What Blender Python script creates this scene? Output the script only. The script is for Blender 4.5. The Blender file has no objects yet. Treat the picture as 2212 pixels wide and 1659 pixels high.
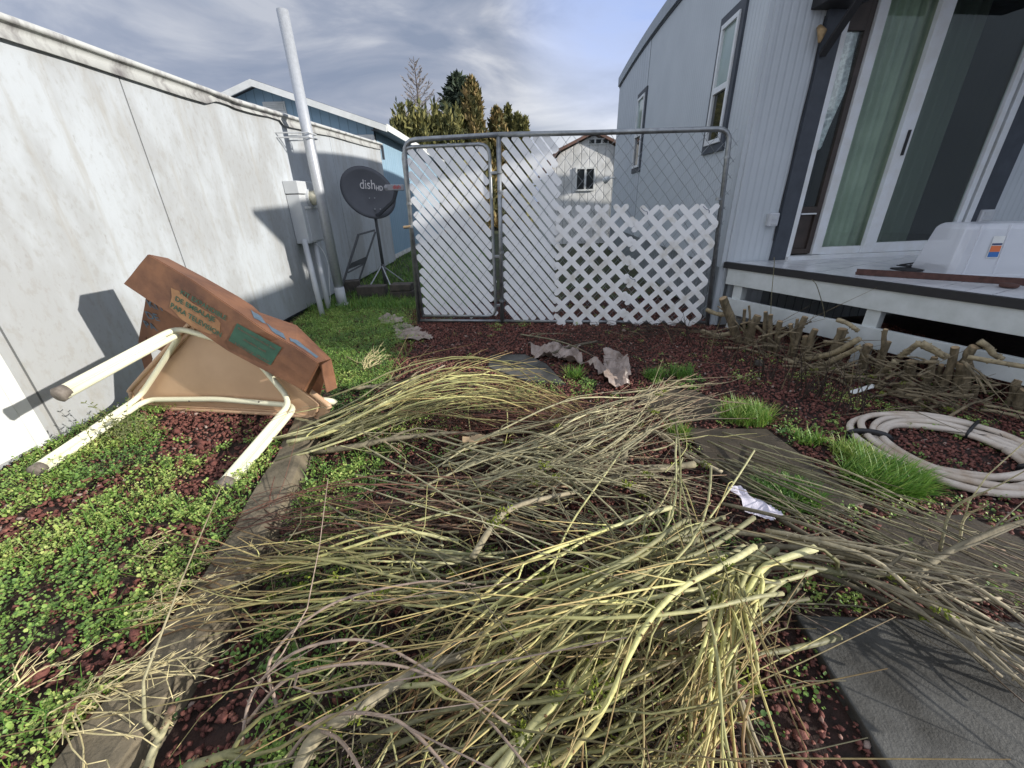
import bpy, math, random
import numpy as np
from mathutils import Vector, Matrix
random.seed(7); rng = np.random.default_rng(7)
S = bpy.context.scene; COL = S.collection
# ---------------------------------------------------------------- camera
F, CX, CY, H = 864.0, 1106.0, 829.5, 1.35      # focal length / centre in units of a 2212 px wide picture
TH, RO = math.radians(24.6), math.radians(-1.5)
RM = np.array((Matrix.Rotation(math.pi/2-TH, 3, 'X') @ Matrix.Rotation(RO, 3, 'Z')))
cd = bpy.data.cameras.new('camera'); cam = bpy.data.objects.new('camera', cd); COL.objects.link(cam)
cd.sensor_width = 36; cd.lens = 36*F/2212; cd.clip_start = .05; cd.clip_end = 900
cam.matrix_world = Matrix.Translation((0,0,H)) @ Matrix([list(r) for r in RM]).to_4x4()
S.camera = cam
# ---------------------------------------------------------------- light
SUN = Vector((1, -.33, .35)).normalized()
EL = math.asin(SUN.z); AZ = math.atan2(SUN.x, SUN.y)
sl = bpy.data.lights.new('sun', 'SUN'); sl.energy = 4.0; sl.angle = math.radians(.7); sl.color = (1, .95, .88)
so = bpy.data.objects.new('sun', sl); COL.objects.link(so); so.rotation_euler = SUN.to_track_quat('Z', 'Y').to_euler(); so.location = (8,-3,6)
W = bpy.data.worlds.new('World'); S.world = W; W.use_nodes = True
nt = W.node_tree; nt.nodes.clear()
def N(t, **k):
    n = nt.nodes.new(t)
    for a, b in k.items(): setattr(n, a, b)
    return n
def L(a, b): nt.links.new(a, b)
out = N('ShaderNodeOutputWorld'); bg = N('ShaderNodeBackground'); L(bg.outputs[0], out.inputs[0])
sky = N('ShaderNodeTexSky', sky_type='NISHITA'); sky.sun_disc = False; sky.sun_elevation = EL; sky.sun_rotation = AZ
bg.inputs[1].default_value = .15
tc = N('ShaderNodeTexCoord')
mp = N('ShaderNodeMapping'); mp.inputs['Scale'].default_value = (1, 1, 2.2); mp.inputs['Location'].default_value = (3.1, .4, 1.3); L(tc.outputs['Generated'], mp.inputs[0])
nz = N('ShaderNodeTexNoise'); nz.inputs['Scale'].default_value = 1.7; nz.inputs['Detail'].default_value = 7; nz.inputs['Roughness'].default_value = .5; nz.inputs['Distortion'].default_value = .25; L(mp.outputs[0], nz.inputs[0])
cov = N('ShaderNodeValToRGB'); cov.color_ramp.elements[0].position = .10; cov.color_ramp.elements[1].position = .34; L(nz.outputs[0], cov.inputs[0])
mp2 = N('ShaderNodeMapping'); mp2.inputs['Scale'].default_value = (1, 1, 3.2); mp2.inputs['Location'].default_value = (.3, 7.4, 2.3); L(tc.outputs['Generated'], mp2.inputs[0])
nz2 = N('ShaderNodeTexNoise'); nz2.inputs['Scale'].default_value = 3.1; nz2.inputs['Detail'].default_value = 9; nz2.inputs['Roughness'].default_value = .55; nz2.inputs['Distortion'].default_value = .5; L(mp2.outputs[0], nz2.inputs[0])
cc = N('ShaderNodeValToRGB')
e = cc.color_ramp.elements; e[0].position = .38; e[0].color = (2.3, 2.75, 3.7, 1); e[1].position = .62; e[1].color = (5.4, 5.6, 6.1, 1)
m_ = e.new(.5); m_.color = (3.3, 3.65, 4.5, 1); L(nz2.outputs[0], cc.inputs[0])
# a brighter patch low in the sky ahead to the right, a blue-grey bank to the left
def blob(d, w):
    dp = N('ShaderNodeVectorMath', operation='DOT_PRODUCT'); nm = N('ShaderNodeVectorMath', operation='NORMALIZE')
    L(tc.outputs['Generated'], nm.inputs[0]); L(nm.outputs[0], dp.inputs[0]); dp.inputs[1].default_value = Vector(d).normalized()
    mr = N('ShaderNodeMapRange', interpolation_type='SMOOTHSTEP'); mr.inputs[1].default_value = math.cos(math.radians(w)); mr.inputs[2].default_value = 1.0; L(dp.outputs['Value'], mr.inputs[0])
    return mr.outputs[0]
def muladd(col, fac, c):
    mx = N('ShaderNodeMix', data_type='RGBA', blend_type='MIX'); L(fac, mx.inputs[0]); L(col, mx.inputs[6]); mx.inputs[7].default_value = (*c, 1); return mx.outputs[2]
def times(a, b):
    m = N('ShaderNodeMath', operation='MULTIPLY'); m.use_clamp = True; L(a, m.inputs[0])
    if isinstance(b, (int, float)): m.inputs[1].default_value = b
    else: L(b, m.inputs[1])
    return m.outputs[0]
c1 = muladd(cc.outputs[0], times(blob((-.75, 1, .36), 34), .35), (2.1, 2.55, 3.6))
c1 = muladd(c1, times(blob((.20, 1, .18), 12), times(nz2.outputs[0], 1.2)), (8.0, 8.2, 8.5))
mxs = N('ShaderNodeMix', data_type='RGBA'); L(cov.outputs[0], mxs.inputs[0]); L(sky.outputs[0], mxs.inputs[6]); L(c1, mxs.inputs[7])
dk_ = N('ShaderNodeMix', data_type='RGBA', blend_type='MULTIPLY'); L(blob((-.1, 1, .3), 75), dk_.inputs[0]); L(mxs.outputs[2], dk_.inputs[6]); dk_.inputs[7].default_value = (.60, .60, .60, 1)
c2 = muladd(dk_.outputs[2], times(blob((.25, 1, .38), 15), times(nz2.outputs[0], 1.1)), (1.5, 2.3, 4.6))
L(c2, bg.inputs[0])
S.view_settings.view_transform = 'Standard'; S.view_settings.look = 'None'; S.view_settings.exposure = 0.45; S.view_settings.gamma = 1
# ---------------------------------------------------------------- pixel -> point helpers (used once, to place real geometry)
O = np.array([0, 0, H])
def ray(x, y): return RM @ np.array([(x-CX)/F, -(y-CY)/F, -1.0])
def g(x, y, z=0.0):
    d = ray(x, y); return O + (z-H)/d[2]*d
def at(x, y, Y):
    d = ray(x, y); return O + Y/d[1]*d
def pl(x, y, p, n):
    d = ray(x, y); p = np.asarray(p, float); n = np.asarray(n, float); return O + np.dot(p-O, n)/np.dot(d, n)*d
def projN(P):
    c = (np.asarray(P)-O) @ RM
    return np.stack([CX+F*c[..., 0]/-c[..., 2], CY-F*c[..., 1]/-c[..., 2]], -1)
def inpoly(P, poly):
    x, y = P[:, 0], P[:, 1]; r = np.zeros(len(P), bool); n = len(poly)
    for i in range(n):
        x1, y1 = poly[i]; x2, y2 = poly[(i+1) % n]
        c = ((y1 > y) != (y2 > y)) & (x < (x2-x1)*(y-y1)/((y2-y1) if y2 != y1 else 1e-9)+x1); r ^= c
    return r
# ---------------------------------------------------------------- materials
def mat(name, col, rough=.6, var=.0, scale=8, col2=None, bump=0, bscale=40, metal=0, spec=.5, attr=None, stripe=None, detail=6, stretch=(1,1,1), lo=.35, hi=.65, trans=0):
    m = bpy.data.materials.new(name); m.use_nodes = True; t = m.node_tree; p = t.nodes['Principled BSDF']; ln = t.links.new
    def nn(ty, **k):
        n = t.nodes.new(ty)
        for a, b in k.items(): setattr(n, a, b)
        return n
    p.inputs['Roughness'].default_value = rough; p.inputs['Metallic'].default_value = metal; p.inputs['Specular IOR Level'].default_value = spec
    p.inputs['Base Color'].default_value = (*col, 1)
    co = nn('ShaderNodeTexCoord'); mpn = nn('ShaderNodeMapping'); mpn.inputs['Scale'].default_value = stretch; ln(co.outputs['Object'], mpn.inputs[0])
    cur = None
    if attr:
        at_ = nn('ShaderNodeAttribute', attribute_name='v'); rp = nn('ShaderNodeValToRGB'); el = rp.color_ramp.elements
        for i, (ps, c) in enumerate(attr):
            q = el[i] if i < 2 else el.new(ps)
            q.position = ps; q.color = (*c, 1)
        ln(at_.outputs['Fac'], rp.inputs[0]); cur = rp.outputs[0]
    if col2 is not None or var:
        no = nn('ShaderNodeTexNoise'); no.inputs['Scale'].default_value = scale; no.inputs['Detail'].default_value = detail; no.inputs['Roughness'].default_value = .62; ln(mpn.outputs[0], no.inputs[0])
        rp = nn('ShaderNodeValToRGB'); rp.color_ramp.elements[0].position = lo; rp.color_ramp.elements[1].position = hi
        c2 = col2 if col2 is not None else tuple(max(0, c*(1-var)) for c in col)
        if cur is None:
            rp.color_ramp.elements[0].color = (*c2, 1); rp.color_ramp.elements[1].color = (*col, 1); ln(no.outputs[0], rp.inputs[0]); cur = rp.outputs[0]
        else:
            rp.color_ramp.elements[0].color = (1-var, 1-var, 1-var, 1); ln(no.outputs[0], rp.inputs[0])
            mx = nn('ShaderNodeMix', data_type='RGBA', blend_type='MULTIPLY'); mx.inputs[0].default_value = 1; ln(cur, mx.inputs[6]); ln(rp.outputs[0], mx.inputs[7]); cur = mx.outputs[2]
    hgt = None
    if stripe:      # (pitch, line width, darkness, depth) along UV.x in metres
        uv = nn('ShaderNodeUVMap'); sx = nn('ShaderNodeSeparateXYZ'); ln(uv.outputs[0], sx.inputs[0])
        dv = nn('ShaderNodeMath', operation='DIVIDE'); ln(sx.outputs[0], dv.inputs[0]); dv.inputs[1].default_value = stripe[0]
        fr = nn('ShaderNodeMath', operation='FRACT'); ln(dv.outputs[0], fr.inputs[0])
        pp = nn('ShaderNodeMath', operation='PINGPONG'); ln(fr.outputs[0], pp.inputs[0]); pp.inputs[1].default_value = .5
        mr = nn('ShaderNodeMapRange', interpolation_type='SMOOTHSTEP'); ln(pp.outputs[0], mr.inputs[0]); mr.inputs[1].default_value = 0; mr.inputs[2].default_value = stripe[1]/stripe[0]
        mr.inputs[3].default_value = 0; mr.inputs[4].default_value = 1; hgt = mr.outputs[0]
        m2 = nn('ShaderNodeMapRange'); ln(hgt, m2.inputs[0]); m2.inputs[3].default_value = 1-stripe[2]; m2.inputs[4].default_value = 1
        mx = nn('ShaderNodeMix', data_type='RGBA', blend_type='MULTIPLY'); mx.inputs[0].default_value = 1
        if cur is None: mx.inputs[6].default_value = (*col, 1)
        else: ln(cur, mx.inputs[6])
        ln(m2.outputs[0], mx.inputs[7]); cur = mx.outputs[2]
    if cur is not None: ln(cur, p.inputs['Base Color'])
    prev = None
    if hgt is not None:
        b = nn('ShaderNodeBump'); b.inputs['Strength'].default_value = .8; b.inputs['Distance'].default_value = stripe[3]; ln(hgt, b.inputs['Height']); prev = b.outputs[0]
    if bump:
        bn = nn('ShaderNodeTexNoise'); bn.inputs['Scale'].default_value = bscale; bn.inputs['Detail'].default_value = 5; ln(mpn.outputs[0], bn.inputs[0])
        b = nn('ShaderNodeBump'); b.inputs['Strength'].default_value = .6; b.inputs['Distance'].default_value = bump; ln(bn.outputs[0], b.inputs['Height'])
        if prev: ln(prev, b.inputs['Normal'])
        prev = b.outputs[0]
    if prev: ln(prev, p.inputs['Normal'])
    if trans:      # thin leaves let some light through
        tr = nn('ShaderNodeBsdfTranslucent'); ms = nn('ShaderNodeMixShader'); ms.inputs[0].default_value = trans
        if cur is not None: ln(cur, tr.inputs[0])
        else: tr.inputs[0].default_value = (*col, 1)
        ln(p.outputs[0], ms.inputs[1]); ln(tr.outputs[0], ms.inputs[2]); ln(ms.outputs[0], t.nodes['Material Output'].inputs[0])
    return m
def glass(name, tint=(.9,.95,.93), refl=1.45, alpha=.85):
    m = bpy.data.materials.new(name); m.use_nodes = True; t = m.node_tree; t.nodes.clear(); ln = t.links.new
    o = t.nodes.new('ShaderNodeOutputMaterial'); mx = t.nodes.new('ShaderNodeMixShader'); lw = t.nodes.new('ShaderNodeLayerWeight'); pw = t.nodes.new('ShaderNodeMath'); pw.operation = 'POWER'; pw.inputs[1].default_value = 4; fr = t.nodes.new('ShaderNodeMath'); fr.operation = 'MULTIPLY_ADD'; fr.inputs[1].default_value = .9; fr.inputs[2].default_value = .07; lw.inputs[0].default_value = .5; ln(lw.outputs['Facing'], pw.inputs[0]); ln(pw.outputs[0], fr.inputs[0])
    tr = t.nodes.new('ShaderNodeBsdfTransparent'); tr.inputs[0].default_value = (*tint, 1); gl = t.nodes.new('ShaderNodeBsdfGlossy'); gl.inputs['Roughness'].default_value = .01
    ln(fr.outputs[0], mx.inputs[0]); ln(tr.outputs[0], mx.inputs[1]); ln(gl.outputs[0], mx.inputs[2]); ln(mx.outputs[0], o.inputs[0]); return m
M = {}
M['soil'] = mat('dark_soil', (.05,.024,.018), .95, col2=(.02,.012,.009), scale=14, bump=.02, bscale=60)
M['lawn'] = mat('lawn_ground', (.045,.065,.02), .95, col2=(.03,.024,.015), scale=3, bump=.03, bscale=30)
M['rock'] = mat('lava_rock', (.2,.06,.05), .85, attr=[(0,(.13,.042,.032)),(1,(.40,.30,.25)),(.5,(.205,.072,.054)),(.88,(.33,.14,.10))], var=.45, scale=70, bump=.004, bscale=160)
M['leaf'] = mat('weed_leaf', (.1,.25,.04), .5, attr=[(0,(.07,.14,.04)),(1,(.52,.58,.18)),(.4,(.17,.31,.07)),(.75,(.32,.46,.10))], trans=.25)
M['grass'] = mat('grass_blade', (.1,.25,.04), .5, attr=[(0,(.06,.15,.025)),(1,(.34,.42,.10)),(.5,(.14,.30,.04))], trans=.25)
M['straw'] = mat('dry_stalk', (.70,.60,.32), .7, var=.3, scale=30)
M['concrete'] = mat('kerb_concrete', (.20,.165,.11), .9, col2=(.07,.06,.04), scale=9, bump=.006, bscale=70, lo=.3, hi=.6)
M['slab'] = mat('slab_concrete', (.10,.098,.088), .75, col2=(.035,.033,.027), scale=5, bump=.004, bscale=140, lo=.35, hi=.62)
M['slab2'] = mat('mossy_slab', (.085,.066,.045), .6, col2=(.035,.028,.018), scale=7, bump=.005, bscale=90)
M['white'] = mat('white_paint', (.74,.75,.73), .6, col2=(.62,.63,.60), scale=4)
M['slat'] = mat('white_vinyl', (.86,.87,.88), .45, col2=(.80,.81,.82), scale=2.2)
M['lattice'] = mat('lattice_vinyl', (.87,.87,.86), .5, col2=(.66,.63,.56), scale=5, lo=.3, hi=.5)
M['galv'] = mat('galvanised_steel', (.36,.38,.39), .42, metal=.75, var=.35, scale=14)
M['wire'] = mat('fence_wire', (.32,.34,.35), .5, metal=.6)
M['darkwire'] = mat('dark_gap', (.02,.02,.02), .9)
M['siding'] = mat('fine_ribbed_siding', (.52,.56,.59), .55, col2=(.48,.52,.55), scale=2, stripe=(.075,.02,.06,.003))
M['siding2'] = mat('grooved_siding', (.50,.54,.58), .55, stripe=(.2,.012,.6,.008), col2=(.46,.50,.54), scale=3)
M['skirt'] = mat('grey_skirting', (.22,.24,.25), .6, stripe=(.11,.012,.6,.01))
M['trimgrey'] = mat('charcoal_trim', (.058,.068,.085), .55, var=.25, scale=9)
M['fascia'] = mat('grey_fascia', (.33,.37,.41), .5, var=.15, scale=5)
M['wframe'] = mat('white_frame', (.72,.75,.78), .4, col2=(.64,.65,.64), scale=6)
M['brown'] = mat('brown_door_frame', (.06,.045,.038), .5, var=.4, scale=8)
M['black'] = mat('black_paint', (.018,.018,.02), .6, var=.3, scale=20)
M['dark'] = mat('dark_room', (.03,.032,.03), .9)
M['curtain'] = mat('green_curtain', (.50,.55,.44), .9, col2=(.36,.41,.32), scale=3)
M['lace'] = mat('lace_curtain', (.9,.88,.92), .9, col2=(.55,.53,.58), scale=24, lo=.42, hi=.58, bump=.004, bscale=40)
M['paleglass'] = mat('curtained_pane', (.33,.42,.40), .06, spec=.6, var=.12, scale=2)
M['darkglass'] = mat('dark_pane', (.02,.022,.022), .05, spec=.6)
M['glass'] = glass('window_glass')
M['deck'] = mat('deck_paint', (.46,.48,.50), .25, col2=(.60,.61,.62), scale=6, lo=.4, hi=.7)
M['deckwhite'] = mat('deck_white_board', (.60,.63,.62), .6, col2=(.50,.53,.51), scale=7)
M['rust'] = mat('rusty_bar', (.10,.045,.035), .8, var=.5, scale=20)
M['plastic'] = mat('clear_plastic', (.55,.57,.60), .25, var=.1, scale=3)
M['blue'] = mat('blue_siding', (.27,.40,.50), .6, stripe=(.2,.012,.4,.006), col2=(.24,.37,.47), scale=2)
M['blueshade'] = M['blue']
M['shed'] = mat('shed_white_siding', (.78,.78,.76), .6, stripe=(.25,.02,.35,.01), col2=(.55,.55,.52), scale=3)
M['redroof'] = mat('red_brown_roof', (.22,.12,.09), .8, var=.4, scale=3)
M['grayroof'] = mat('grey_roof', (.16,.17,.19), .85, var=.3, scale=6)
M['meter'] = mat('grey_box_paint', (.55,.57,.58), .45, var=.08, scale=6)
M['pvc'] = mat('grey_conduit', (.52,.54,.55), .5, var=.12, scale=7)
M['pole'] = mat('galvanised_mast', (.50,.52,.54), .4, metal=.35, var=.12, scale=30)
M['dome'] = mat('cream_meter_dome', (.55,.52,.40), .2)
M['dish'] = mat('dish_grey', (.085,.09,.105), .5, var=.1, scale=6)
M['txtw'] = mat('white_lettering', (.6,.58,.58), .5); M['txtr'] = mat('red_lettering', (.55,.05,.05), .5)
M['lnb'] = mat('receiver_grey', (.30,.30,.32), .5)
M['tube_grey'] = mat('dark_grey_tube', (.10,.105,.11), .5, var=.2, scale=12)
M['block'] = mat('old_concrete_block', (.105,.09,.075), .95, col2=(.05,.045,.04), scale=8, bump=.006, bscale=60)
M['card'] = mat('wet_cardboard', (.22,.10,.05), .7, col2=(.10,.043,.025), scale=5, lo=.3, hi=.6, bump=.003, bscale=25)
M['card2'] = mat('pale_cardboard', (.33,.18,.085), .75, col2=(.20,.095,.045), scale=9)
M['green'] = mat('green_print', (.03,.10,.065), .7, var=.3, scale=20); M['bluep'] = mat('blue_print', (.10,.15,.20), .7, var=.35, scale=20)
M['redp'] = mat('faint_brown_print', (.12,.07,.05), .8)
M['tan'] = mat('tan_tabletop', (.56,.37,.23), .45, col2=(.50,.325,.20), scale=4)
M['cream'] = mat('cream_tube', (.78,.76,.56), .35, var=.05, scale=9)
M['foot'] = mat('dirty_rubber_foot', (.22,.19,.16), .9, col2=(.12,.10,.08), scale=30)
M['hose'] = mat('dirty_white_hose', (.62,.545,.46), .45, col2=(.40,.30,.21), scale=4, lo=.3, hi=.5)
M['tape'] = mat('black_tape', (.015,.015,.017), .4)
M['sheet'] = mat('dirty_plastic_sheet', (.36,.29,.25), .35, col2=(.20,.15,.12), scale=12, bump=.006, bscale=25)
M['paper'] = mat('pale_paper', (.66,.63,.70), .6, col2=(.50,.47,.54), scale=12)
M['moss'] = mat('moss', (.24,.28,.03), .95, col2=(.09,.12,.015), scale=60)
M['bY'] = mat('yellow_green_bark', (.4,.38,.15), .6, attr=[(0,(.44,.42,.23)),(1,(.22,.10,.05)),(.55,(.54,.52,.20)),(.85,(.43,.31,.13))], var=.35, scale=45)
M['bT'] = mat('tan_bark', (.4,.33,.2), .65, attr=[(0,(.50,.46,.27)),(1,(.28,.17,.11)),(.6,(.62,.57,.33))], var=.45, scale=45)
M['bR'] = mat('red_brown_bark', (.2,.1,.07), .6, attr=[(0,(.28,.20,.12)),(1,(.12,.045,.03)),(.5,(.19,.085,.055))], var=.35, scale=45)
M['bG'] = mat('grey_bark', (.3,.26,.18), .8, attr=[(0,(.37,.32,.20)),(1,(.42,.36,.24))], var=.5, scale=28, bump=.003, bscale=80)
M['litter'] = mat('dark_litter', (.12,.09,.05), .8, attr=[(0,(.025,.016,.011)),(1,(.20,.15,.08)),(.8,(.05,.033,.022))])  # litter colour darkened to carry the shade in the gaps of the pile
M['cut'] = mat('cut_wood', (.42,.30,.17), .8, var=.3, scale=30)
M['bark'] = mat('tree_bark', (.12,.10,.09), .9, var=.3, scale=8)
for k_ in ('bY', 'bT', 'bR', 'bG'):
    t_ = M[k_].node_tree; p_ = t_.nodes['Principled BSDF']; src = p_.inputs['Base Color'].links[0].from_socket
    oi = t_.nodes.new('ShaderNodeObjectInfo'); mr_ = t_.nodes.new('ShaderNodeMapRange'); mr_.inputs[3].default_value = .28; mr_.inputs[4].default_value = 1.4; mx_ = t_.nodes.new('ShaderNodeMix'); mx_.data_type = 'RGBA'; mx_.blend_type = 'MULTIPLY'; mx_.inputs[0].default_value = 1
    t_.links.new(oi.outputs['Random'], mr_.inputs[0]); t_.links.new(src, mx_.inputs[6]); t_.links.new(mr_.outputs[0], mx_.inputs[7]); t_.links.new(mx_.outputs[2], p_.inputs['Base Color'])
M['stump'] = mat('stump_bark', (.24,.19,.115), .85, col2=(.075,.06,.035), scale=26, bump=.006, bscale=60, lo=.35, hi=.62, stretch=(1,1,.4))
M['wall'] = None
def wallmat():
    m = mat('weathered_white_board', (.78,.79,.77), .65); t = m.node_tree; ln = t.links.new; p = t.nodes['Principled BSDF']
    def nn(ty, **k):
        n = t.nodes.new(ty)
        for a, b in k.items(): setattr(n, a, b)
        return n
    co = nn('ShaderNodeTexCoord')
    def noise(sc, st, lo, hi, rot=0, det=6, dist=0):
        mpn = nn('ShaderNodeMapping'); mpn.inputs['Scale'].default_value = st; mpn.inputs['Rotation'].default_value = (rot, 0, 0); ln(co.outputs['Object'], mpn.inputs[0])
        no = nn('ShaderNodeTexNoise'); no.inputs['Scale'].default_value = sc; no.inputs['Detail'].default_value = det; no.inputs['Roughness'].default_value = .65; no.inputs['Distortion'].default_value = dist; ln(mpn.outputs[0], no.inputs[0])
        mr = nn('ShaderNodeMapRange', interpolation_type='SMOOTHSTEP'); mr.inputs[1].default_value = lo; mr.inputs[2].default_value = hi; ln(no.outputs[0], mr.inputs[0]); return mr.outputs[0], no.outputs[0]
    f1, h1 = noise(21, (1, 1, .55), .50, .70, .6, 9, .2)       # pressed flakes
    f2, _ = noise(1.5, (1, 1, .45), .40, .62, 0, 5)          # broad grime
    f3, _ = noise(7, (1, 1, .10), .52, .72, 0, 6)            # run-down streaks
    f4, _ = noise(34, (1, 1, .5), .60, .70, .7, 5)           # specks
    def mx(a, f, c, k):
        mm = nn('ShaderNodeMath', operation='MULTIPLY'); ln(f, mm.inputs[0]); mm.inputs[1].default_value = k
        x = nn('ShaderNodeMix', data_type='RGBA'); ln(mm.outputs[0], x.inputs[0])
        if isinstance(a, tuple): x.inputs[6].default_value = (*a, 1)
        else: ln(a, x.inputs[6])
        x.inputs[7].default_value = (*c, 1); return x.outputs[2]
    fm = nn('ShaderNodeMath', operation='MULTIPLY'); ln(f1, fm.inputs[0]); ln(f2, fm.inputs[1])
    c = mx((.455,.485,.505), f2, (.35,.36,.36), .9); c = mx(c, fm.outputs[0], (.27,.26,.235), .85); c = mx(c, f1, (.38,.39,.385), .5); c = mx(c, f3, (.34,.33,.30), .7); c = mx(c, f4, (.24,.23,.21), .35)
    ln(c, p.inputs['Base Color'])
    b = nn('ShaderNodeBump'); b.inputs['Strength'].default_value = .55; b.inputs['Distance'].default_value = .0025; ln(h1, b.inputs['Height']); ln(b.outputs[0], p.inputs['Normal'])
    return m
M['wall'] = wallmat()
M['flash'] = mat('stained_roof_edge', (.50,.51,.49), .7, col2=(.22,.21,.21), scale=4, stretch=(1,1.6,.6), lo=.33, hi=.5, bump=.01, bscale=6)
# ---------------------------------------------------------------- mesh helpers
class MB:
    def __init__(s): s.v = []; s.f = []; s.a = []; s.uv = None
    def add(s, vs, fs, a=0.0):
        b = len(s.v); s.v += [tuple(map(float, p)) for p in vs]; s.f += [tuple(b+i for i in f) for f in fs]
        s.a += (list(a) if hasattr(a, '__len__') else [a]*len(vs)); return s
    def box(s, c, d, R=None):
        c = np.asarray(c, float); d = np.asarray(d, float)/2
        p = np.array([[x, y, z] for x in (-1,1) for y in (-1,1) for z in (-1,1)])*d
        if R is not None: p = p @ np.asarray(R).T
        return s.add(p+c, [(0,1,3,2),(4,6,7,5),(0,4,5,1),(2,3,7,6),(0,2,6,4),(1,5,7,3)])
    def bar(s, a, b, w, t, up=(0,0,1)):
        a = np.asarray(a, float); b = np.asarray(b, float); e = b-a; l = np.linalg.norm(e); e = e/l
        u = np.cross(up, e); u /= max(np.linalg.norm(u), 1e-9); v = np.cross(e, u)
        return s.box((a+b)/2, (l, w, t), np.stack([e, u, v], 1))
    def prism(s, poly, n, th):
        n = np.asarray(n, float)*th; P = [np.asarray(p, float) for p in poly]; k = len(P)
        return s.add(P+[p+n for p in P], [tuple(range(k))[::-1], tuple(range(k, 2*k))]+[(i, (i+1) % k, k+(i+1) % k, k+i) for i in range(k)])
    def tube(s, pts, r, n=8, cap=True, attr=False, squash=1):
        P = np.asarray(pts, float); k = len(P); r = np.broadcast_to(np.asarray(r, float), (k,))
        T = np.gradient(P, axis=0); T /= np.linalg.norm(T, axis=1)[:, None]+1e-12
        u = np.cross(T[0], (0,0,1)); 
        if np.linalg.norm(u) < 1e-3: u = np.cross(T[0], (1,0,0))
        u /= np.linalg.norm(u); an = np.arange(n)*2*math.pi/n; vs = []
        for i in range(k):
            u = u - T[i]*np.dot(u, T[i]); u /= np.linalg.norm(u)+1e-12; w = np.cross(T[i], u)
            vs.append(P[i] + r[i]*(np.cos(an)[:, None]*u + squash*np.sin(an)[:, None]*w))
        fs = [(i*n+j, i*n+(j+1) % n, (i+1)*n+(j+1) % n, (i+1)*n+j) for i in range(k-1) for j in range(n)]
        if cap: fs += [tuple(range(n))[::-1], tuple((k-1)*n+j for j in range(n))]
        a = np.repeat(np.linspace(0, 1, k), n) if attr is True else (attr if attr is not False else 0.0)
        return s.add(np.concatenate(vs), fs, a if hasattr(a, '__len__') else float(a))
    def build(s, name, m, parent=None, smooth=False, bevel=0):
        me = bpy.data.meshes.new(name); me.from_pydata(s.v, [], s.f)
        if any(s.a):
            at_ = me.attributes.new('v', 'FLOAT', 'POINT'); at_.data.foreach_set('value', np.asarray(s.a, np.float32))
        return link(name, me, m, parent, smooth, bevel)
def link(name, me, m, parent=None, smooth=False, bevel=0):
    for q in (m if isinstance(m, (list, tuple)) else [m]): me.materials.append(q)
    if smooth: me.polygons.foreach_set('use_smooth', [True]*len(me.polygons))
    me.update(); o = bpy.data.objects.new(name, me); COL.objects.link(o)
    if parent is not None: o.parent = parent; o.matrix_parent_inverse = parent.matrix_world.inverted()
    if bevel:
        b = o.modifiers.new('bevel', 'BEVEL'); b.width = bevel; b.segments = 2; b.limit_method = 'ANGLE'
    return o
def tag(o, label=None, cat=None, group=None, kind=None):
    for k, v in (('label', label), ('category', cat), ('group', group), ('kind', kind)):
        if v: o[k] = v
    return o
def thing(name, loc, label, cat, group=None):
    o = bpy.data.objects.new(name, None); COL.objects.link(o); o.location = loc; o.empty_display_size = .1
    o.matrix_world = Matrix.Translation(Vector([float(q) for q in loc])); return tag(o, label, cat, group)
def nmesh(name, V, Fc, m, a=None, parent=None, smooth=False):
    V = np.asarray(V, np.float32); Fc = np.asarray(Fc, np.int32); k = Fc.shape[1]
    me = bpy.data.meshes.new(name); me.vertices.add(len(V)); me.vertices.foreach_set('co', V.ravel())
    me.loops.add(Fc.size); me.loops.foreach_set('vertex_index', Fc.ravel()); me.polygons.add(len(Fc))
    me.polygons.foreach_set('loop_start', np.arange(0, Fc.size, k, dtype=np.int32)); me.polygons.foreach_set('loop_total', np.full(len(Fc), k, np.int32))
    if a is not None:
        at_ = me.attributes.new('v', 'FLOAT', 'POINT'); at_.data.foreach_set('value', np.asarray(a, np.float32))
    me.update(calc_edges=True); me.validate(); return link(name, me, m, parent, smooth)
def wallq(name, p0, p1, z0, z1, m, parent, s0=0.0, seg=1, zf=None, th=.03, inward=None):
    """upright wall piece from p0 to p1 with UV.x in metres; zf(s) gives a varying top"""
    p0 = np.asarray(p0, float)[:2]; p1 = np.asarray(p1, float)[:2]; Ln = np.linalg.norm(p1-p0); e = (p1-p0)/Ln
    nrm = np.array([e[1], -e[0]]) if inward is None else np.asarray(inward, float)
    mb = MB(); uv = []
    for i in range(seg+1):
        s_ = Ln*i/seg; q = p0+e*s_; zt = zf(s_) if zf else z1
        for k in (0, 1):
            w = q+nrm*th*k; mb.v += [(w[0], w[1], z0), (w[0], w[1], zt)]; uv += [(s0+s_, z0), (s0+s_, zt)]
    for i in range(seg):
        a = 4*i; b = a+4
        mb.f += [(a, b, b+1, a+1), (a+2, a+3, b+3, b+2), (a+1, b+1, b+3, a+3), (a, a+2, b+2, b)]
    e_ = 4*seg; mb.f += [(0, 1, 3, 2), (e_, e_+2, e_+3, e_+1)]; mb.a = []
    me = bpy.data.meshes.new(name); me.from_pydata(mb.v, [], mb.f); ul = me.uv_layers.new(name='UVMap')
    for lp in me.loops: ul.data[lp.index].uv = uv[lp.vertex_index]
    return link(name, me, m, parent)
def smooth_path(P, n=14):
    P = np.asarray(P, float); k = len(P)
    if k < 3: return np.array([P[0]+(P[-1]-P[0])*t for t in np.linspace(0, 1, n)])
    Q = np.vstack([2*P[0]-P[1], P, 2*P[-1]-P[-2]]); out_ = []
    for t in np.linspace(0, k-1-1e-6, n):
        i = int(t); f = t-i; a, b, c, d = Q[i:i+4]
        out_.append(.5*((2*b)+(-a+c)*f+(2*a-5*b+4*c-d)*f*f+(-a+3*b-3*c+d)*f**3))
    return np.array(out_)
_dg = None
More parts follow.
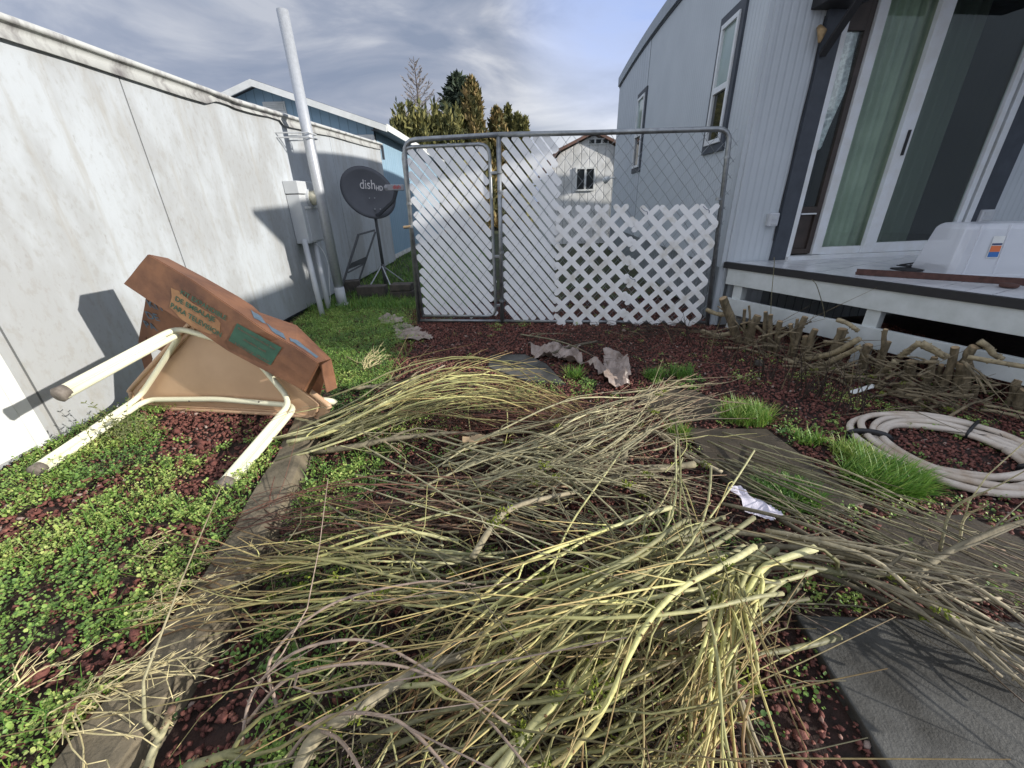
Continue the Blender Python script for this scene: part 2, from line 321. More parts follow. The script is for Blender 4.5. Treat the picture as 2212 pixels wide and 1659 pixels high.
def text(body, mat_, parent, origin, ex, ey, size, name='lettering', depth=.0006, offset=0, width=None):
    cu = bpy.data.curves.new(name, 'FONT'); cu.body = body; cu.size = 1; cu.extrude = 0; cu.offset = offset; ob = bpy.data.objects.new(name, cu); COL.objects.link(ob)
    dg = bpy.context.evaluated_depsgraph_get(); me = bpy.data.meshes.new_from_object(ob.evaluated_get(dg)); bpy.data.objects.remove(ob); bpy.data.curves.remove(cu)
    n = len(me.vertices); co = np.zeros(n*3, np.float32); me.vertices.foreach_get('co', co); co = co.reshape(-1, 3)
    ex = np.asarray(ex, float); ex = ex/np.linalg.norm(ex); ey = np.asarray(ey, float); ey = ey/np.linalg.norm(ey)
    sx = size if width is None else width/max(co[:, 0].max(), 1e-6)
    P = np.asarray(origin, float)+co[:, :1]*sx*ex+co[:, 1:2]*size*ey; me.vertices.foreach_set('co', P.astype(np.float32).ravel())
    me.materials.clear(); return link(name, me, mat_, parent)
# ================================================================= SETTING
def bedline(y): return -1.02-.03*(y-.5)-.16*max(0, y-1.1)**1.2          # outer top edge of the kerb (x at a given y)
def gz(x, y):                                     # ground height
    x = np.asarray(x, float); y = np.asarray(y, float)
    inb = (x < -1.02-.03*(y-.5)-.16*np.maximum(0, y-1.1)**1.2-.05)
    t = np.clip((3.15-y)/.5, 0, 1)
    return np.where(inb, .07*t, 0.0)
xs = np.concatenate([[-300,-60,-20,-8,-5,-3.6], np.arange(-3.1, 4.2, .05), [4.6,5.5,7,10,20,60,300]])
ys = np.concatenate([[-200,-30,-6,-2,-.5], np.arange(0, 6.6, .05), [7,8,9,10,12,15,20,30,60,150,400]])
XX, YY = np.meshgrid(xs, ys, indexing='ij')
from mathutils import noise as mn
def nz2d(x, y, s, o=0): return mn.noise(Vector((x*s+o, y*s-o, o*.37)))
ZZ = gz(XX, YY)
for i in range(len(xs)):
    for j in range(len(ys)):
        if abs(xs[i]) < 4.3 and -1 < ys[j] < 6.7: ZZ[i, j] += .012*nz2d(xs[i], ys[j], 2.3)+.006*nz2d(xs[i], ys[j], 9)
ZZ -= .012
nx, ny = len(xs), len(ys); idx = np.arange(nx*ny).reshape(nx, ny)
q = np.stack([idx[:-1,:-1].ravel(), idx[1:,:-1].ravel(), idx[1:,1:].ravel(), idx[:-1,1:].ravel()], 1)
tag(nmesh('ground', np.stack([XX.ravel(), YY.ravel(), ZZ.ravel()], 1), q, M['soil'], smooth=True), kind='structure')
# lawn behind the fence
tag(MB().add([(-3,5.9,.006),(60,5.2,.006),(90,120,.006),(-90,120,.006),(-30,12,.006),(-3,7,.006)], [(0,1,2,3,4,5)]).build('lawn', M['lawn']), kind='structure')
# concrete kerb of the raised bed
def kerb():
    mb = MB(); n = 60; rows = []
    for i in range(n+1):
        y = -.4+3.0*i/n; x = bedline(y)
        j = .008*nz2d(x, y, 7, 3)+.004*nz2d(x, y, 25, 5); k = .02*nz2d(x, y, 3, 8)
        chip = .03*max(0, nz2d(x, y, 5, 11)-.15)
        w = .16+.02*nz2d(x, y, 4, 2)
        rows.append([(x-w, y, -.03), (x-w, y, .082+j*.4), (x-.03-chip, y, .086+j*.5), (x-chip+j, y, .078+j-chip*.6), (x+.012+k*.5, y, .02), (x+.02+k*.5, y, -.03)])
    for r in rows: mb.v += r
    for i in range(n):
        for c in range(5): mb.f.append((6*i+c, 6*i+c+1, 6*i+7+c, 6*i+6+c))
    mb.f += [tuple(range(6))[::-1], tuple(6*n+c for c in range(6))]; mb.a = [0]
    return tag(mb.build('kerb', M['concrete'], smooth=False), kind='structure')
kerb()
# stepping slabs of the path
def slab(poly, m, z=.02):
    P = [g(x, y, z) for x, y in poly]; o = MB().prism([p-np.array([0,0,z+.03]) for p in P], (0,0,1), z+.03).build('path', m, bevel=.006); return tag(o, kind='structure')
slab([(1719,1327),(1945,1335),(2300,1345),(2700,1640),(2600,1900),(2060,1900),(1925,1659)], M['slab'], .025)
slab([(1484,925),(1655,925),(1770,1010),(1870,1085),(1800,1110),(1610,1075),(1530,1010)], M['slab2'], .02)
slab([(1400,838),(1500,842),(1560,870),(1560,905),(1450,905),(1380,868)], M['slab2'], .016)
slab([(1059,766),(1135,765),(1180,785),(1222,829),(1140,822),(1054,792)], M['slab'], .02)
slab([(1860,1120),(2080,1110),(2300,1200),(2330,1300),(2080,1290),(1930,1220)], M['slab2'], .018)
# ================================================================= WHITE NEIGHBOUR BUILDING (left)
WX = -2.86
wb = thing('white_building', (WX, 4, 0), 'long low white building with grimy boards and stained roof edge on the left', 'building')
def wt(y): return 2.36+.040*max(0, y-5.0) if y > 5 else 2.33+.008*y
def wseg(y0, y1, z0=.05, x=WX, name='wall_panel'):
    return wallq(name, (x, y0), (x, y1), z0, 0, M['wall'], wb, seg=6, zf=lambda s: wt(y0+s)-.02, th=.03, inward=(-1, 0))
seams = [-2.5, 2.2, 3.68, 7.6, 10.55]
for a, b in zip(seams[:-1], seams[1:]): wseg(a+.006, b-.006)
MB().box((WX-.06, 4.0, 1.15), (.04, 13.0, 2.28)).build('backing', M['trimgrey'], wb)
MB().box((WX-.075, 4.02, .02), (.03, 13.02, .12)).build('base_gap_shade', M['dark'], wb)  # near-black strip stands in for the shade in the gap below the boards
wallq('end_wall', (WX-.002, 10.552), (-9, 10.552), .05, 2.56, M['wall'], wb, inward=(0, -1))
MB().box((WX+.018, 2.075, 1.15), (.03, .075, 2.2)).build('batten', M['white'], wb)
pb = MB().box((WX+.025, .78, 1.15), (.04, 2.5, 2.1)).build('white_sheet', M['white'], wb, bevel=.004)
# flashing: wavy metal strip along the top
def flashing():
    mb = MB(); up = MB(); n = 170
    for i in range(n+1):
        y = -2.5+13.1*i/n; z = wt(y); w = .006*nz2d(0, y, 1.3, 4)+.003*nz2d(0, y, 5, 2); d = .10+.02*nz2d(1, y, .8, 6)+(-.05 if 4.6 < y < 6 else 0)*min(1, max(0, (y-4.6)*6))
        sag = .02*abs(nz2d(2, y, 1.7, 9)); bul = .012+.016*abs(nz2d(3, y, 1.1, 1))
        mb.v += [(WX+.02+bul, y, z-d-sag), (WX+.012+w, y, z-d*.45), (WX+.05, y, z+.01), (WX+.05, y, z-.005)]
        up.v += [(WX+.055, y, z-.01), (WX+.058+w*.5, y, z+.02), (WX-.03, y, z+.055+w*.5), (WX-.5, y, z+.075), (WX-6, y, z+.2)]
    mb.f = [(4*i+c, 4*i+4+c, 4*i+5+c, 4*i+1+c) for i in range(n) for c in range(3)]; mb.a = [0]
    up.f = [(5*i+c, 5*i+5+c, 5*i+6+c, 5*i+1+c) for i in range(n) for c in range(4)]; up.a = [0]
    o = mb.build('flashing', M['flash'], wb, smooth=True); sm = o.modifiers.new('s', 'SOLIDIFY'); sm.thickness = .004
    o = up.build('roof', M['flash'], wb, smooth=True); sm = o.modifiers.new('s', 'SOLIDIFY'); sm.thickness = .01
flashing()
MB().box((WX+.05, 10.53, 2.42), (.05, .04, .28)).build('flashing_end', M['trimgrey'], wb)
# ================================================================= BLUE HOUSE (behind left)
bh = thing('blue_house', (-5.66, 11, 0), 'light blue house with white trimmed gable and vent, rising behind the white building', 'house')
BX = -3.05; rr = .325
def gable_z(s): return 3.03+rr*min(s, 2*2.44-s)
wallq('gable_wall', (BX, 11.0), (BX-4.88, 11.0), .1, 0, M['blue'], bh, seg=20, zf=gable_z, inward=(0, 1))
wallq('side_wall', (BX, 11.0), (BX, 21), .1, 3.12, M['blue'], bh, inward=(-1, 0), s0=.03)
wallq('base_board', (BX+.01, 10.99), (BX+.01, 21), -.02, .12, M['shed'], bh, inward=(-1, 0))
for sg in (1, -1):
    x0 = -5.49; x1 = x0+sg*2.8; z0 = 3.85; z1 = 3.85-rr*2.8
    MB().prism([(x0,10.7,z0),(x1,10.7,z1),(x1,21.3,z1),(x0,21.3,z0)], (0,0,1), .04).build('roof', M['grayroof'], bh)
    MB().prism([(x0,10.66,z0+.03),(x1,10.66,z1+.03),(x1,10.66,z1-.10),(x0,10.66,z0-.10)], (0,1,0), .035).build('barge_board', M['white'], bh)
MB().box((-2.68, 16, 2.93), (.03, 10.6, .14)).build('fascia', M['white'], bh)
MB().box((-2.87, 16, 2.90), (.38, 10.5, .02)).build('soffit', M['trimgrey'], bh)
v = MB()
for i in range(7): v.box((-5.25, 10.965, 3.30+.032*i), (.44, .025, .016))
v.build('gable_vent', M['white'], bh); MB().box((-5.25, 10.985, 3.39), (.5, .02, .27)).build('vent_frame', M['white'], bh)
MB().box((-3.55, 10.94, 2.78), (.95, .07, .10)).build('window_header', M['white'], bh); MB().box((-3.12, 10.94, 2.5), (.12, .08, .62)).build('corner_board', M['white'], bh)
MB().box((-3.6, 10.965, 2.5), (.8, .04, .44)).build('window', M['darkglass'], bh)
# ================================================================= GREY-BLUE HOUSE (right)
gh = thing('gray_house', (2.34, 4.43, 0), 'grey-blue mobile home with ribbed siding, charcoal window trim and sliding glass door', 'house')
CA = np.array([2.34, 4.43]); dA = np.array([.07, .9976]); dA /= np.linalg.norm(dA); nA = np.array([dA[1], -dA[0]])   # nA points into the house
dF = np.array([.9934, .1155]); dF /= np.linalg.norm(dF); nF = np.array([-dF[1], dF[0]])                      # facade direction, into the house
def ztop(s): y = 4.43+s*.9976; return 3.97-.0125*(y-9.4)**2
def TA(px, py): p = pl(px, py, (*CA, 0), (*nA, 0)); return np.dot(p[:2]-CA, dA), p[2]
def TF(px, py): p = pl(px, py, (*CA, 0), (*nF, 0)); return np.dot(p[:2]-CA, dF), p[2]
def PA(s, z, o=0): p = CA+dA*s-nA*o; return np.array([p[0], p[1], z])        # o = distance proud of the wall
def PF(s, z, o=0): p = CA+dF*s-nF*o; return np.array([p[0], p[1], z])
J = 4.62; END = TA(1321, 440)[0]
wallq('ribbed_wall', PA(0,0), PA(J,0), .62, 0, M['siding'], gh, seg=14, zf=ztop, inward=nA)
wallq('grooved_wall', PA(J,0,.006), PA(END,0,.006), .62, 0, M['siding2'], gh, seg=10, zf=lambda s: ztop(s+J), inward=nA)
wallq('skirting', PA(0,0,-.03), PA(END,0,-.03), 0, .64, M['skirt'], gh, inward=nA)
fb = MB(); fl = MB(); n = 30
for i in range(n):
    s0, s1 = END*i/n-.0, END*(i+1)/n
    for mb, o, a, b in ((fb, .05, -.02, .16), (fl, .02, -.05, -.015)):
        mb.add([PA(s0,ztop(s0)+a,o),PA(s1,ztop(s1)+a,o),PA(s1,ztop(s1)+b,o),PA(s0,ztop(s0)+b,o),PA(s0,ztop(s0)+a,-.1),PA(s1,ztop(s1)+a,-.1),PA(s1,ztop(s1)+b,-.1),PA(s0,ztop(s0)+b,-.1)], [(0,1,2,3),(3,2,6,7),(0,4,5,1),(4,7,6,5),(0,3,7,4),(1,5,6,2)])
fb.build('roof_edge', M['fascia'], gh); fl.build('drip_strip', M['trimgrey'], gh)
rf = MB(); n = 12
for i in range(n+1):
    s = END*i/n
    for k, (w, dz) in enumerate(((-.05, .14), (2.5, .55), (8, .7))): rf.v.append(tuple(PA(s, ztop(s)+dz, -w)))
rf.f = [(3*i+c, 3*i+3+c, 3*i+4+c, 3*i+1+c) for i in range(n) for c in (0, 1)]; rf.a = [0]; rf.build('roof', M['grayroof'], gh, smooth=True)
wallq('far_end_wall', PA(END,0), PA(END,0,-8), .0, 3.85, M['siding2'], gh, inward=-dA)
MB().bar(PA(.03,.0,.012), PA(.03,3.7,.012), .07, .03, (0,1,0)).build('corner_trim', M['siding'], gh)
# --- facade with the door opening
zd0, zd1 = .72, 3.08
sL, sR = TF(1660,562)[0], TF(2100,545)[0]      # outer edges of the dark trim
D0, D1 = TF(1690,560)[0], TF(2045,545)[0]+.02     # opening
wallq('facade_left', PF(.0,0), PF(sL+.02,0), .0, 3.75, M['siding'], gh, inward=nF)
wallq('facade_right', PF(sR-.03,0), PF(9.5,0), .62, 3.75, M['siding'], gh, inward=nF)
wallq('facade_above', PF(sL+.02,0), PF(sR-.03,0), zd1+.05, 3.75, M['siding'], gh, inward=nF)
wallq('facade_skirting', PF(sL+.02,0,-.01), PF(9.5,0,-.01), 0, .70, M['skirt'], gh, inward=nF)
tr = MB()
for a, b in ((sL, D0), (D1+.06, sR)): tr.box(PF((a+b)/2, (zd0+zd1)/2+.04, .012), (b-a, .05, zd1-zd0+.12), np.array([[dF[0],-dF[1],0],[dF[1],dF[0],0],[0,0,1]]))
RF = np.array([[dF[0],-dF[1],0],[dF[1],dF[0],0],[0,0,1]]); RA = np.array([[dA[0],-nA[0],0],[dA[1],-nA[1],0],[0,0,1]])
tr.box(PF((sL+sR)/2, zd1+.08, .014), (sR-sL, .05, .13), RF)
tr.build('door_surround', M['trimgrey'], gh)
dd = thing('sliding_door', PF((D0+D1)/2, zd0), None, None); dd.parent = gh; dd.matrix_parent_inverse = gh.matrix_world.inverted()
for k in ('label', 'category'):
    if k in dd: del dd[k]
def fbox(s0, s1, z0, z1, o, t, m, name, par=None):
    return MB().box(PF((s0+s1)/2, (z0+z1)/2, o), (abs(s1-s0), t, z1-z0), RF).build(name, m, par if par else gh, bevel=.003)
# flattened: the door unit's pieces are parts of the house
bpy.data.objects.remove(dd)
def sF(px, py): return TF(px, py)[0]
jl1 = D0+.05; br0, br1 = D0+.052, sF(1748,550); m10, m11 = br1+.005, sF(1767,548)
gA1 = sF(1851,548); m20, m21 = gA1, sF(1875,548); gB1 = sF(2029,545)
dr = fbox(D0, jl1, zd0, zd1, .0, .08, M['wframe'], 'door_jamb'); fbox(D0, D1+.06, zd0-.035, zd0+.015, .02, .12, M['wframe'], 'door_sill')
fbox(jl1, D1, zd1-.06, zd1+.01, .0, .08, M['wframe'], 'door_head')
# brown framed storm panel with curtain
for a, b, c, d in ((br0, br0+.03, zd0+.03, zd1-.06), (br1-.055, br1, zd0+.03, zd1-.06)): fbox(a, b, c, d, -.02, .04, M['brown'], 'brown_stile')
for c, d in ((zd0+.03, zd0+.08), (zd0+.44, zd0+.50), (zd1-.42, zd1-.06)): fbox(br0+.03, br1-.055, c, d, -.021, .04, M['brown'], 'brown_rail')
fbox(br0+.03, br1-.055, zd0+.425, zd0+.439, .0, .03, M['wframe'], 'white_bar')
fbox(br0+.03, br1-.055, zd0+.08, zd0+.425, -.03, .01, M['brown'], 'lower_panel')
fbox(br0+.03, br1-.055, zd0+.50, zd1-.42, -.022, .004, M['glass'], 'storm_glass')
lc = MB(); n = 26; zz = np.linspace(zd1-.42, zd0+1.05, n)
for i, z in enumerate(zz):
    for k in range(9):
        s = br0+.02+(br1-br0-.08)*k/8*(1 if z > zd0+1.5 else 1-.45*((zd0+1.5-z)/.45)); lc.v.append(tuple(PF(s, z-.1*(1-k/8)*(i/n)**3, -.045+.010*math.sin(k*2.1+i*.3))))
lc.f = [(9*i+k, 9*i+k+1, 9*i+10+k, 9*i+9+k) for i in range(n-1) for k in range(8)]; lc.a = [0]; lc.build('lace_curtain', M['lace'], gh, smooth=True)
# fixed and sliding lites
fbox(m10, m11, zd0+.02, zd1-.06, -.005, .06, M['wframe'], 'fixed_stile'); fbox(m11, gA1, zd0+.016, zd0+.09, -.008, .05, M['wframe'], 'fixed_bottom_rail')
fbox(m11, gA1, zd0+.09, zd1-.12, -.02, .006, M['glass'], 'fixed_glass'); fbox(m11, gA1, zd1-.12, zd1-.06, -.008, .05, M['wframe'], 'fixed_top_rail')
sd = fbox(m20, m21, zd0+.018, zd1-.06, .03, .045, M['wframe'], 'sliding_stile'); fbox(m21, gB1, zd0+.018, zd0+.12, .03, .04, M['wframe'], 'sliding_bottom_rail')
fbox(gB1, gB1+.06, zd0+.018, zd1-.06, .03, .045, M['wframe'], 'sliding_stile'); fbox(m21, gB1, zd1-.12, zd1-.06, .03, .04, M['wframe'], 'sliding_top_rail')
fbox(m21, gB1, zd0+.12, zd1-.12, .02, .006, M['glass'], 'sliding_glass'); fbox(m20+.075, m20+.095, zd0+.95, zd0+1.17, .062, .02, M['black'], 'door_handle')
fbox(D1-.015, D1+.06, zd0, zd1, .0, .10, M['wframe'], 'door_jamb')
cu = MB(); n = 90; a0, a1 = m11-.05, gA1+.35
for i in range(n+1):
    s = a0+(a1-a0)*i/n; o = -.14+.022*math.sin(i*.55)+.01*math.sin(i*1.3)
    cu.v += [tuple(PF(s, zd0+.02, o)), tuple(PF(s, zd1, o))]
cu.f = [(2*i, 2*i+2, 2*i+3, 2*i+1) for i in range(n)]; cu.a = [0]; cu.build('green_curtain', M['curtain'], gh, smooth=True)
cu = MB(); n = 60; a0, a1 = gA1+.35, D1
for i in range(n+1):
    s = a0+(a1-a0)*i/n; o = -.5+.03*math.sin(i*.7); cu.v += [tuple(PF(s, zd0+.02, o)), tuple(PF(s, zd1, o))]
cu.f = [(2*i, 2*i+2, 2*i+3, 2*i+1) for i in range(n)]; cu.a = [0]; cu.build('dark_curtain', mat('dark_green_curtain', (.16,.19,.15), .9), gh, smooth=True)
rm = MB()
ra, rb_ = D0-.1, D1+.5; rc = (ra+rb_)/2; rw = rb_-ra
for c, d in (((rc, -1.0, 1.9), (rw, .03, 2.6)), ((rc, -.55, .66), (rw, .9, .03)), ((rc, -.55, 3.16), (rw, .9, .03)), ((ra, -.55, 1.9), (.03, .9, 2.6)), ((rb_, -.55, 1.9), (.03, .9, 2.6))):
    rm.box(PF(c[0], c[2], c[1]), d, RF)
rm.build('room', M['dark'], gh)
# awning bracket, dark box, small lamp at the head of the door
MB().bar(pl(1765,124,(*CA,0),(*nF,0))-np.array([*nF*.05,0]), pl(1765,124,(*CA,0),(*nF,0))-np.array([*nF*.62,0])+np.array([.05,0,.72]), .06, .035, (0,1,0)).build('awning_bracket', M['black'], gh, bevel=.004)
MB().box(PF(sF(1790,10)+.02, 2.84, .10), (.36, .2, .10), RF).build('awning_box', M['black'], gh, bevel=.005)
MB().box(PF((sL+sR)/2+.4, 3.30, .72), (sR-sL+1.1, 1.45, .05), RF).build('awning', M['black'], gh)
MB().tube([PF(sF(1762,75), TF(1762,60)[1], .02), PF(sF(1762,75), TF(1762,60)[1]-.05, .07), PF(sF(1762,75)-.02, TF(1762,90)[1]-.03, .09)], [.02,.035,.012], 10).build('wasp_nest', mat('papery_tan', (.38,.26,.13), .8, var=.4, scale=30), gh, smooth=True)
# side cable
MB().tube([PF(sL-.012, z, .012+.004*math.sin(z*9)) for z in np.linspace(.9, 2.75, 30)], .004, 5).build('cable', M['black'], gh)
# weatherproof outlet covers
def outlet(px, py, lab, w=.10, h=.13):
    s, z = TF(px, py); c = PF(s, z, .03)
    t = thing('outlet_cover', c, lab, 'outlet cover')
    MB().box(PF(s, z, .012), (w*.9, .025, h*.9), RF).build('base_plate', M['pvc'], t, bevel=.004)
    MB().box(PF(s, z, .048), (w, .045, h), RF).build('clear_lid', M['plastic'], t, bevel=.012)
    MB().box(PF(s-w*.1, z+.02, .074), (w*.5, .008, h*.25), RF).build('hinge', M['pvc'], t); MB().box(PF(s, z-h*.3, .074), (w*.6, .008, .012), RF).build('latch', M['pvc'], t)
outlet(1663, 474, 'clear weatherproof outlet cover on the siding left of the door'); outlet(2118, 466, 'clear weatherproof outlet cover on the siding behind the storage bin', .16, .13)
# windows in the long wall
def win(s0, s1, z0, z1):
    w = .085
    tr = MB()
    for a, b, c, d in ((s0, s1, z0, z0+w), (s0, s1, z1-w, z1), (s0, s0+w, z0+w, z1-w), (s1-w, s1, z0+w, z1-w)): tr.box(PA((a+b)/2, (c+d)/2, .012), (b-a, .03, d-c), RA)
    t = tr.build('window_trim', M['trimgrey'], gh)
    fr = MB(); i0, i1, j0, j1 = s0+w, s1-w, z0+w, z1-w; f = .045; mid = j0+(j1-j0)*.47
    for a, b, c, d in ((i0, i1, j0, j0+f), (i0, i1, j1-f, j1), (i0, i0+f, j0+f, j1-f), (i1-f, i1, j0+f, j1-f), (i0+f, i1-f, mid-.03, mid+.03)): fr.box(PA((a+b)/2, (c+d)/2, .02), (b-a, .05, d-c), RA)
    wn = fr.build('window', M['wframe'], gh, bevel=.003)
    MB().box(PA((i0+i1)/2, (mid+j1)/2, .012), (i1-i0-.05, .012, j1-mid-.05), RA).build('upper_pane', M['paleglass'], wn)
    MB().box(PA((i0+i1)/2, (mid+j0)/2, .010), (i1-i0-.05, .012, mid-j0-.05), RA).build('lower_pane', M['darkglass'], wn)
a = TA(1563,321); b = TA(1520,338); win(a[0]-.02, b[0]+.02, 1.80, 3.10)
a = TA(1383,370); b = TA(1366,374); win(a[0], b[0], 1.82, 3.22)
# floodlight on the far corner
s, z = TA(1330, 384); ft = thing('floodlight', PA(s, z, .1), 'small white floodlight at the far corner of the grey-blue house', 'light')
MB().tube([PA(s, z, .0), PA(s, z, .10), PA(s+.05, z-.02, .2)], [.04,.015,.015], 8).build('arm', M['white'], ft, smooth=True); MB().tube([PA(s+.02, z-.0, .17), PA(s+.1, z-.06, .27)], [.05,.085], 10).build('lamp_head', M['white'], ft, smooth=True)
# ================================================================= DECK
B0, B1 = g(1573,566,.7), g(2212,647,.7); dD = (B1-B0)[:2]; dD /= np.linalg.norm(dD); nD = np.array([-dD[1], dD[0]])   # nD points away from camera, under the deck
if nD[0] < 0: nD = -nD
def PD(s, z, o=0): p = B0[:2]+dD*s-nD*o; return np.array([p[0], p[1], z])
RD = np.array([[dD[0],nD[0],0],[dD[1],nD[1],0],[0,0,1]]); LD = 3.9
dk = thing('deck', PD(LD/2, 0), 'raised deck with grey-white boards, black edge strip and white fascia, below the sliding door', 'deck')
bd = MB(); k = 0; s = 0.0
fc = PF(9.0, 0)
c0 = B0[:2]; far = lambda sv: None
# boards run away from the front edge, each ends at the facade
for i in range(40):
    s0 = .004+i*.14; s1 = s0+.134
    def hit(sv, off):
        p = B0[:2]+dD*sv+nD*off; d = nD; A_ = np.array([[d[0], -dF[0]], [d[1], -dF[1]]]); t_, u_ = np.linalg.solve(A_, (CA-nF*.015)-p); return p+d*t_
    if s1 > LD: break
    a, b = B0[:2]+dD*s0+nD*.02, B0[:2]+dD*s1+nD*.02; c_, d_ = hit(s1, .02), hit(s0, .02)
    P = [(*a, .66), (*b, .66), (*c_, .66), (*d_, .66)]; bd.prism(P, (0,0,1), .036+.0015*(i % 2))
bd.build('deck_boards', M['deck'], dk)
MB().box(PD(LD/2, .672, .012), (LD+.04, .05, .06), RD).build('edge_strip', M['black'], dk)
MB().box(PD(LD/2+.03, .56, .0), (LD, .045, .165), RD).build('fascia', M['deckwhite'], dk, bevel=.003)
MB().box(PD(LD/2+.02, .255, .004), (LD, .045, .165), RD).build('lower_rail', M['deckwhite'], dk, bevel=.003)
for sv in (.17, 1.38, 2.6, 3.75): MB().box(PD(sv, .24, -.046), (.10, .09, .80), RD).build('post', M['deckwhite'], dk, bevel=.003)
mb = MB()
for i in range(6): mb.box(PD(.3+i*.65, .56, -.8), (.04, 1.4, .14), RD)
mb.build('joists', M['brown'], dk)
# things on the deck
b_ = thing('angle_iron', g(1880,597,.71), 'long rusty brown angle iron lying across the deck boards', 'metal bar')
p0, p1 = g(1848,592,.705), g(2240,617,.705); p1 = p0+(p1-p0)*1.3
MB().bar(p0+[0,0,.02], p1+[0,0,.02], .006, .05).build('upright_flange', M['rust'], b_); MB().bar(p0+[.02,.03,.006], p1+[.02,.03,.006], .06, .006).build('flat_flange', M['rust'], b_)
b_ = thing('folded_rack', g(1985,585,.70), 'small black folded metal rack lying by the door sill', 'rack')
p0, p1 = g(1945,582,.705), g(2035,588,.705)
MB().box((p0+p1)/2+[0,0,.015], (.42,.16,.014)).build('plate', M['black'], b_, bevel=.004); m_ = MB()
for i in range(7): m_.bar(p0+[.06*i,.05,.03], p0+[.06*i+.02,-.07,.03], .008, .008)
m_.tube([p0+[-.02,0,.04], p0+[.2,.05,.05], p1+[.02,.02,.04]], .007, 6); m_.build('bars', M['black'], b_)
o = MB().tube([g(2178,620,.703)+[0,0,k] for k in (0,.006,.022,.026)], [.045,.05,.05,.03], 16).build('clay_disc', M['rust'], smooth=True); tag(o, 'small round brown disc lying on the deck near the edge', 'disc')
# storage bin upside down
bl = g(2047,600,.70); tl = np.array(bl); bx = thing('storage_bin', bl, 'large translucent plastic storage bin with a small orange and blue label, on the deck', 'storage bin')
ux = np.array([.995, -.10, 0]); uy = np.array([.10, .995, 0]); mb = MB(); hh = .40; t_ = .055
def bp(x, y, z, i=0): k = t_*z/hh; return bl+ux*(k+i+x*(1.0-2*k-2*i))+uy*(k+i+y*(.42-2*k-2*i))+np.array([0,0,z])
rings = []
for z in (0, .02, .021, .2, .36, .385, .40): rings.append([bp(x, y, z, -.012 if z < .021 else (0 if z < .385 else .012 if z < .4 else .03)) for x, y in ((.04,0),(.2,0),(.5,0),(.8,0),(.96,0),(1,.08),(1,.92),(.96,1),(.5,1),(.04,1),(0,.92),(0,.08))])
for r in rings: mb.v += r
K = 12
mb.f = [(i*K+j, i*K+(j+1) % K, (i+1)*K+(j+1) % K, (i+1)*K+j) for i in range(len(rings)-1) for j in range(K)]+[tuple((len(rings)-1)*K+j for j in range(K))]; mb.a = [0]
pm = mat('translucent_plastic', (.78,.80,.84), .3, bump=.01, bscale=7); pm.node_tree.nodes['Principled BSDF'].inputs['Alpha'].default_value = .55
mb.build('tub', pm, bx, bevel=.006)
for x in (.1, .32, .62, .85): MB().bar(bp(x, 0, .01)-uy*.004, bp(x, 0, .39)-uy*.004, .014, .012, (0,1,0)).build('rib', pm, bx)
def onbin(x, z, o=.006): return bp(x, 0, z)-uy*o
def binrect(x0, x1, z0, z1, o, m, n): return MB().add([onbin(x0,z0,o),onbin(x1,z0,o),onbin(x1,z1,o),onbin(x0,z1,o)], [(0,1,2,3)]).build(n, m, bx)
binrect(.215,.305,.15,.31,.008,M['white'],'label'); binrect(.221,.299,.245,.258,.010,mat('navy_print',(.02,.04,.12),.5),'label_band'); binrect(.221,.299,.195,.240,.0102,mat('orange_print',(.65,.16,.05),.5),'label_band'); binrect(.221,.299,.156,.194,.0104,mat('blue_label',(.03,.14,.4),.5),'label_band')
# ================================================================= SHED (behind, through the fence)
sh = thing('barn_shed', at(1283,490,14)*[1,1,0], 'white barn-shaped shed with red-brown roof and small window, seen through the chain link', 'shed')
YS = 14.0; c = at(1283,278,YS); ax = c[0]; az = c[2]
prof = [(-1.35,0),(-1.35,2.05),(-1.02,2.62),(0,3.08),(1.02,2.62),(1.35,2.05),(1.35,0)]
def shz(s):
    x = s-1.35; return float(np.interp(x, [p[0] for p in prof[1:-1]], [p[1] for p in prof[1:-1]]))
wallq('front_wall', (ax-1.35, YS), (ax+1.35, YS), 0, 0, M['shed'], sh, seg=27, zf=shz, inward=(0, 1))
for (xa, za), (xb, zb) in zip(prof[1:5], prof[2:6]):
    MB().prism([(ax+xa*1.05, YS-.18, za+.04), (ax+xb*1.05, YS-.18, zb+.04), (ax+xb*1.05, YS+4, zb+.04), (ax+xa*1.05, YS+4, za+.04)], (0,0,1), .08).build('roof', M['redroof'], sh)
wallq('side_wall', (ax-1.35, YS+.03), (ax-1.35, YS+4), 0, 2.05, M['shed'], sh, inward=(1, 0)); wallq('side_wall', (ax+1.35, YS+.03), (ax+1.35, YS+4), 0, 2.05, M['shed'], sh, inward=(-1, 0))
wc = at(1264,387,YS-.03); fr = MB(); ww, wh = .62, .66
for a, b, c_, d in ((-ww/2,ww/2,-wh/2,-wh/2+.05),(-ww/2,ww/2,wh/2-.05,wh/2),(-ww/2,-ww/2+.05,-wh/2,wh/2),(ww/2-.05,ww/2,-wh/2,wh/2),(-.03,.03,-wh/2,wh/2)): fr.box((wc[0]+(a+b)/2, YS-.03-(.002 if b-a > .1 else 0), wc[2]+(c_+d)/2), (b-a, .05, d-c_))
f_ = fr.build('window', M['white'], sh); MB().box((wc[0], YS-.012, wc[2]), (ww-.06, .02, wh-.06)).build('pane', M['darkglass'], f_)
MB().box((ax+.15, YS-.02, az-.33), (.62, .03, .16)).build('gable_vent', M['white'], sh); m_ = MB()
for i in (-1,0,1): m_.box((ax+.15+.2*i, YS-.04, az-.33), (.15,.02,.1))
m_.build('vent_louvre', M['darkglass'], sh)
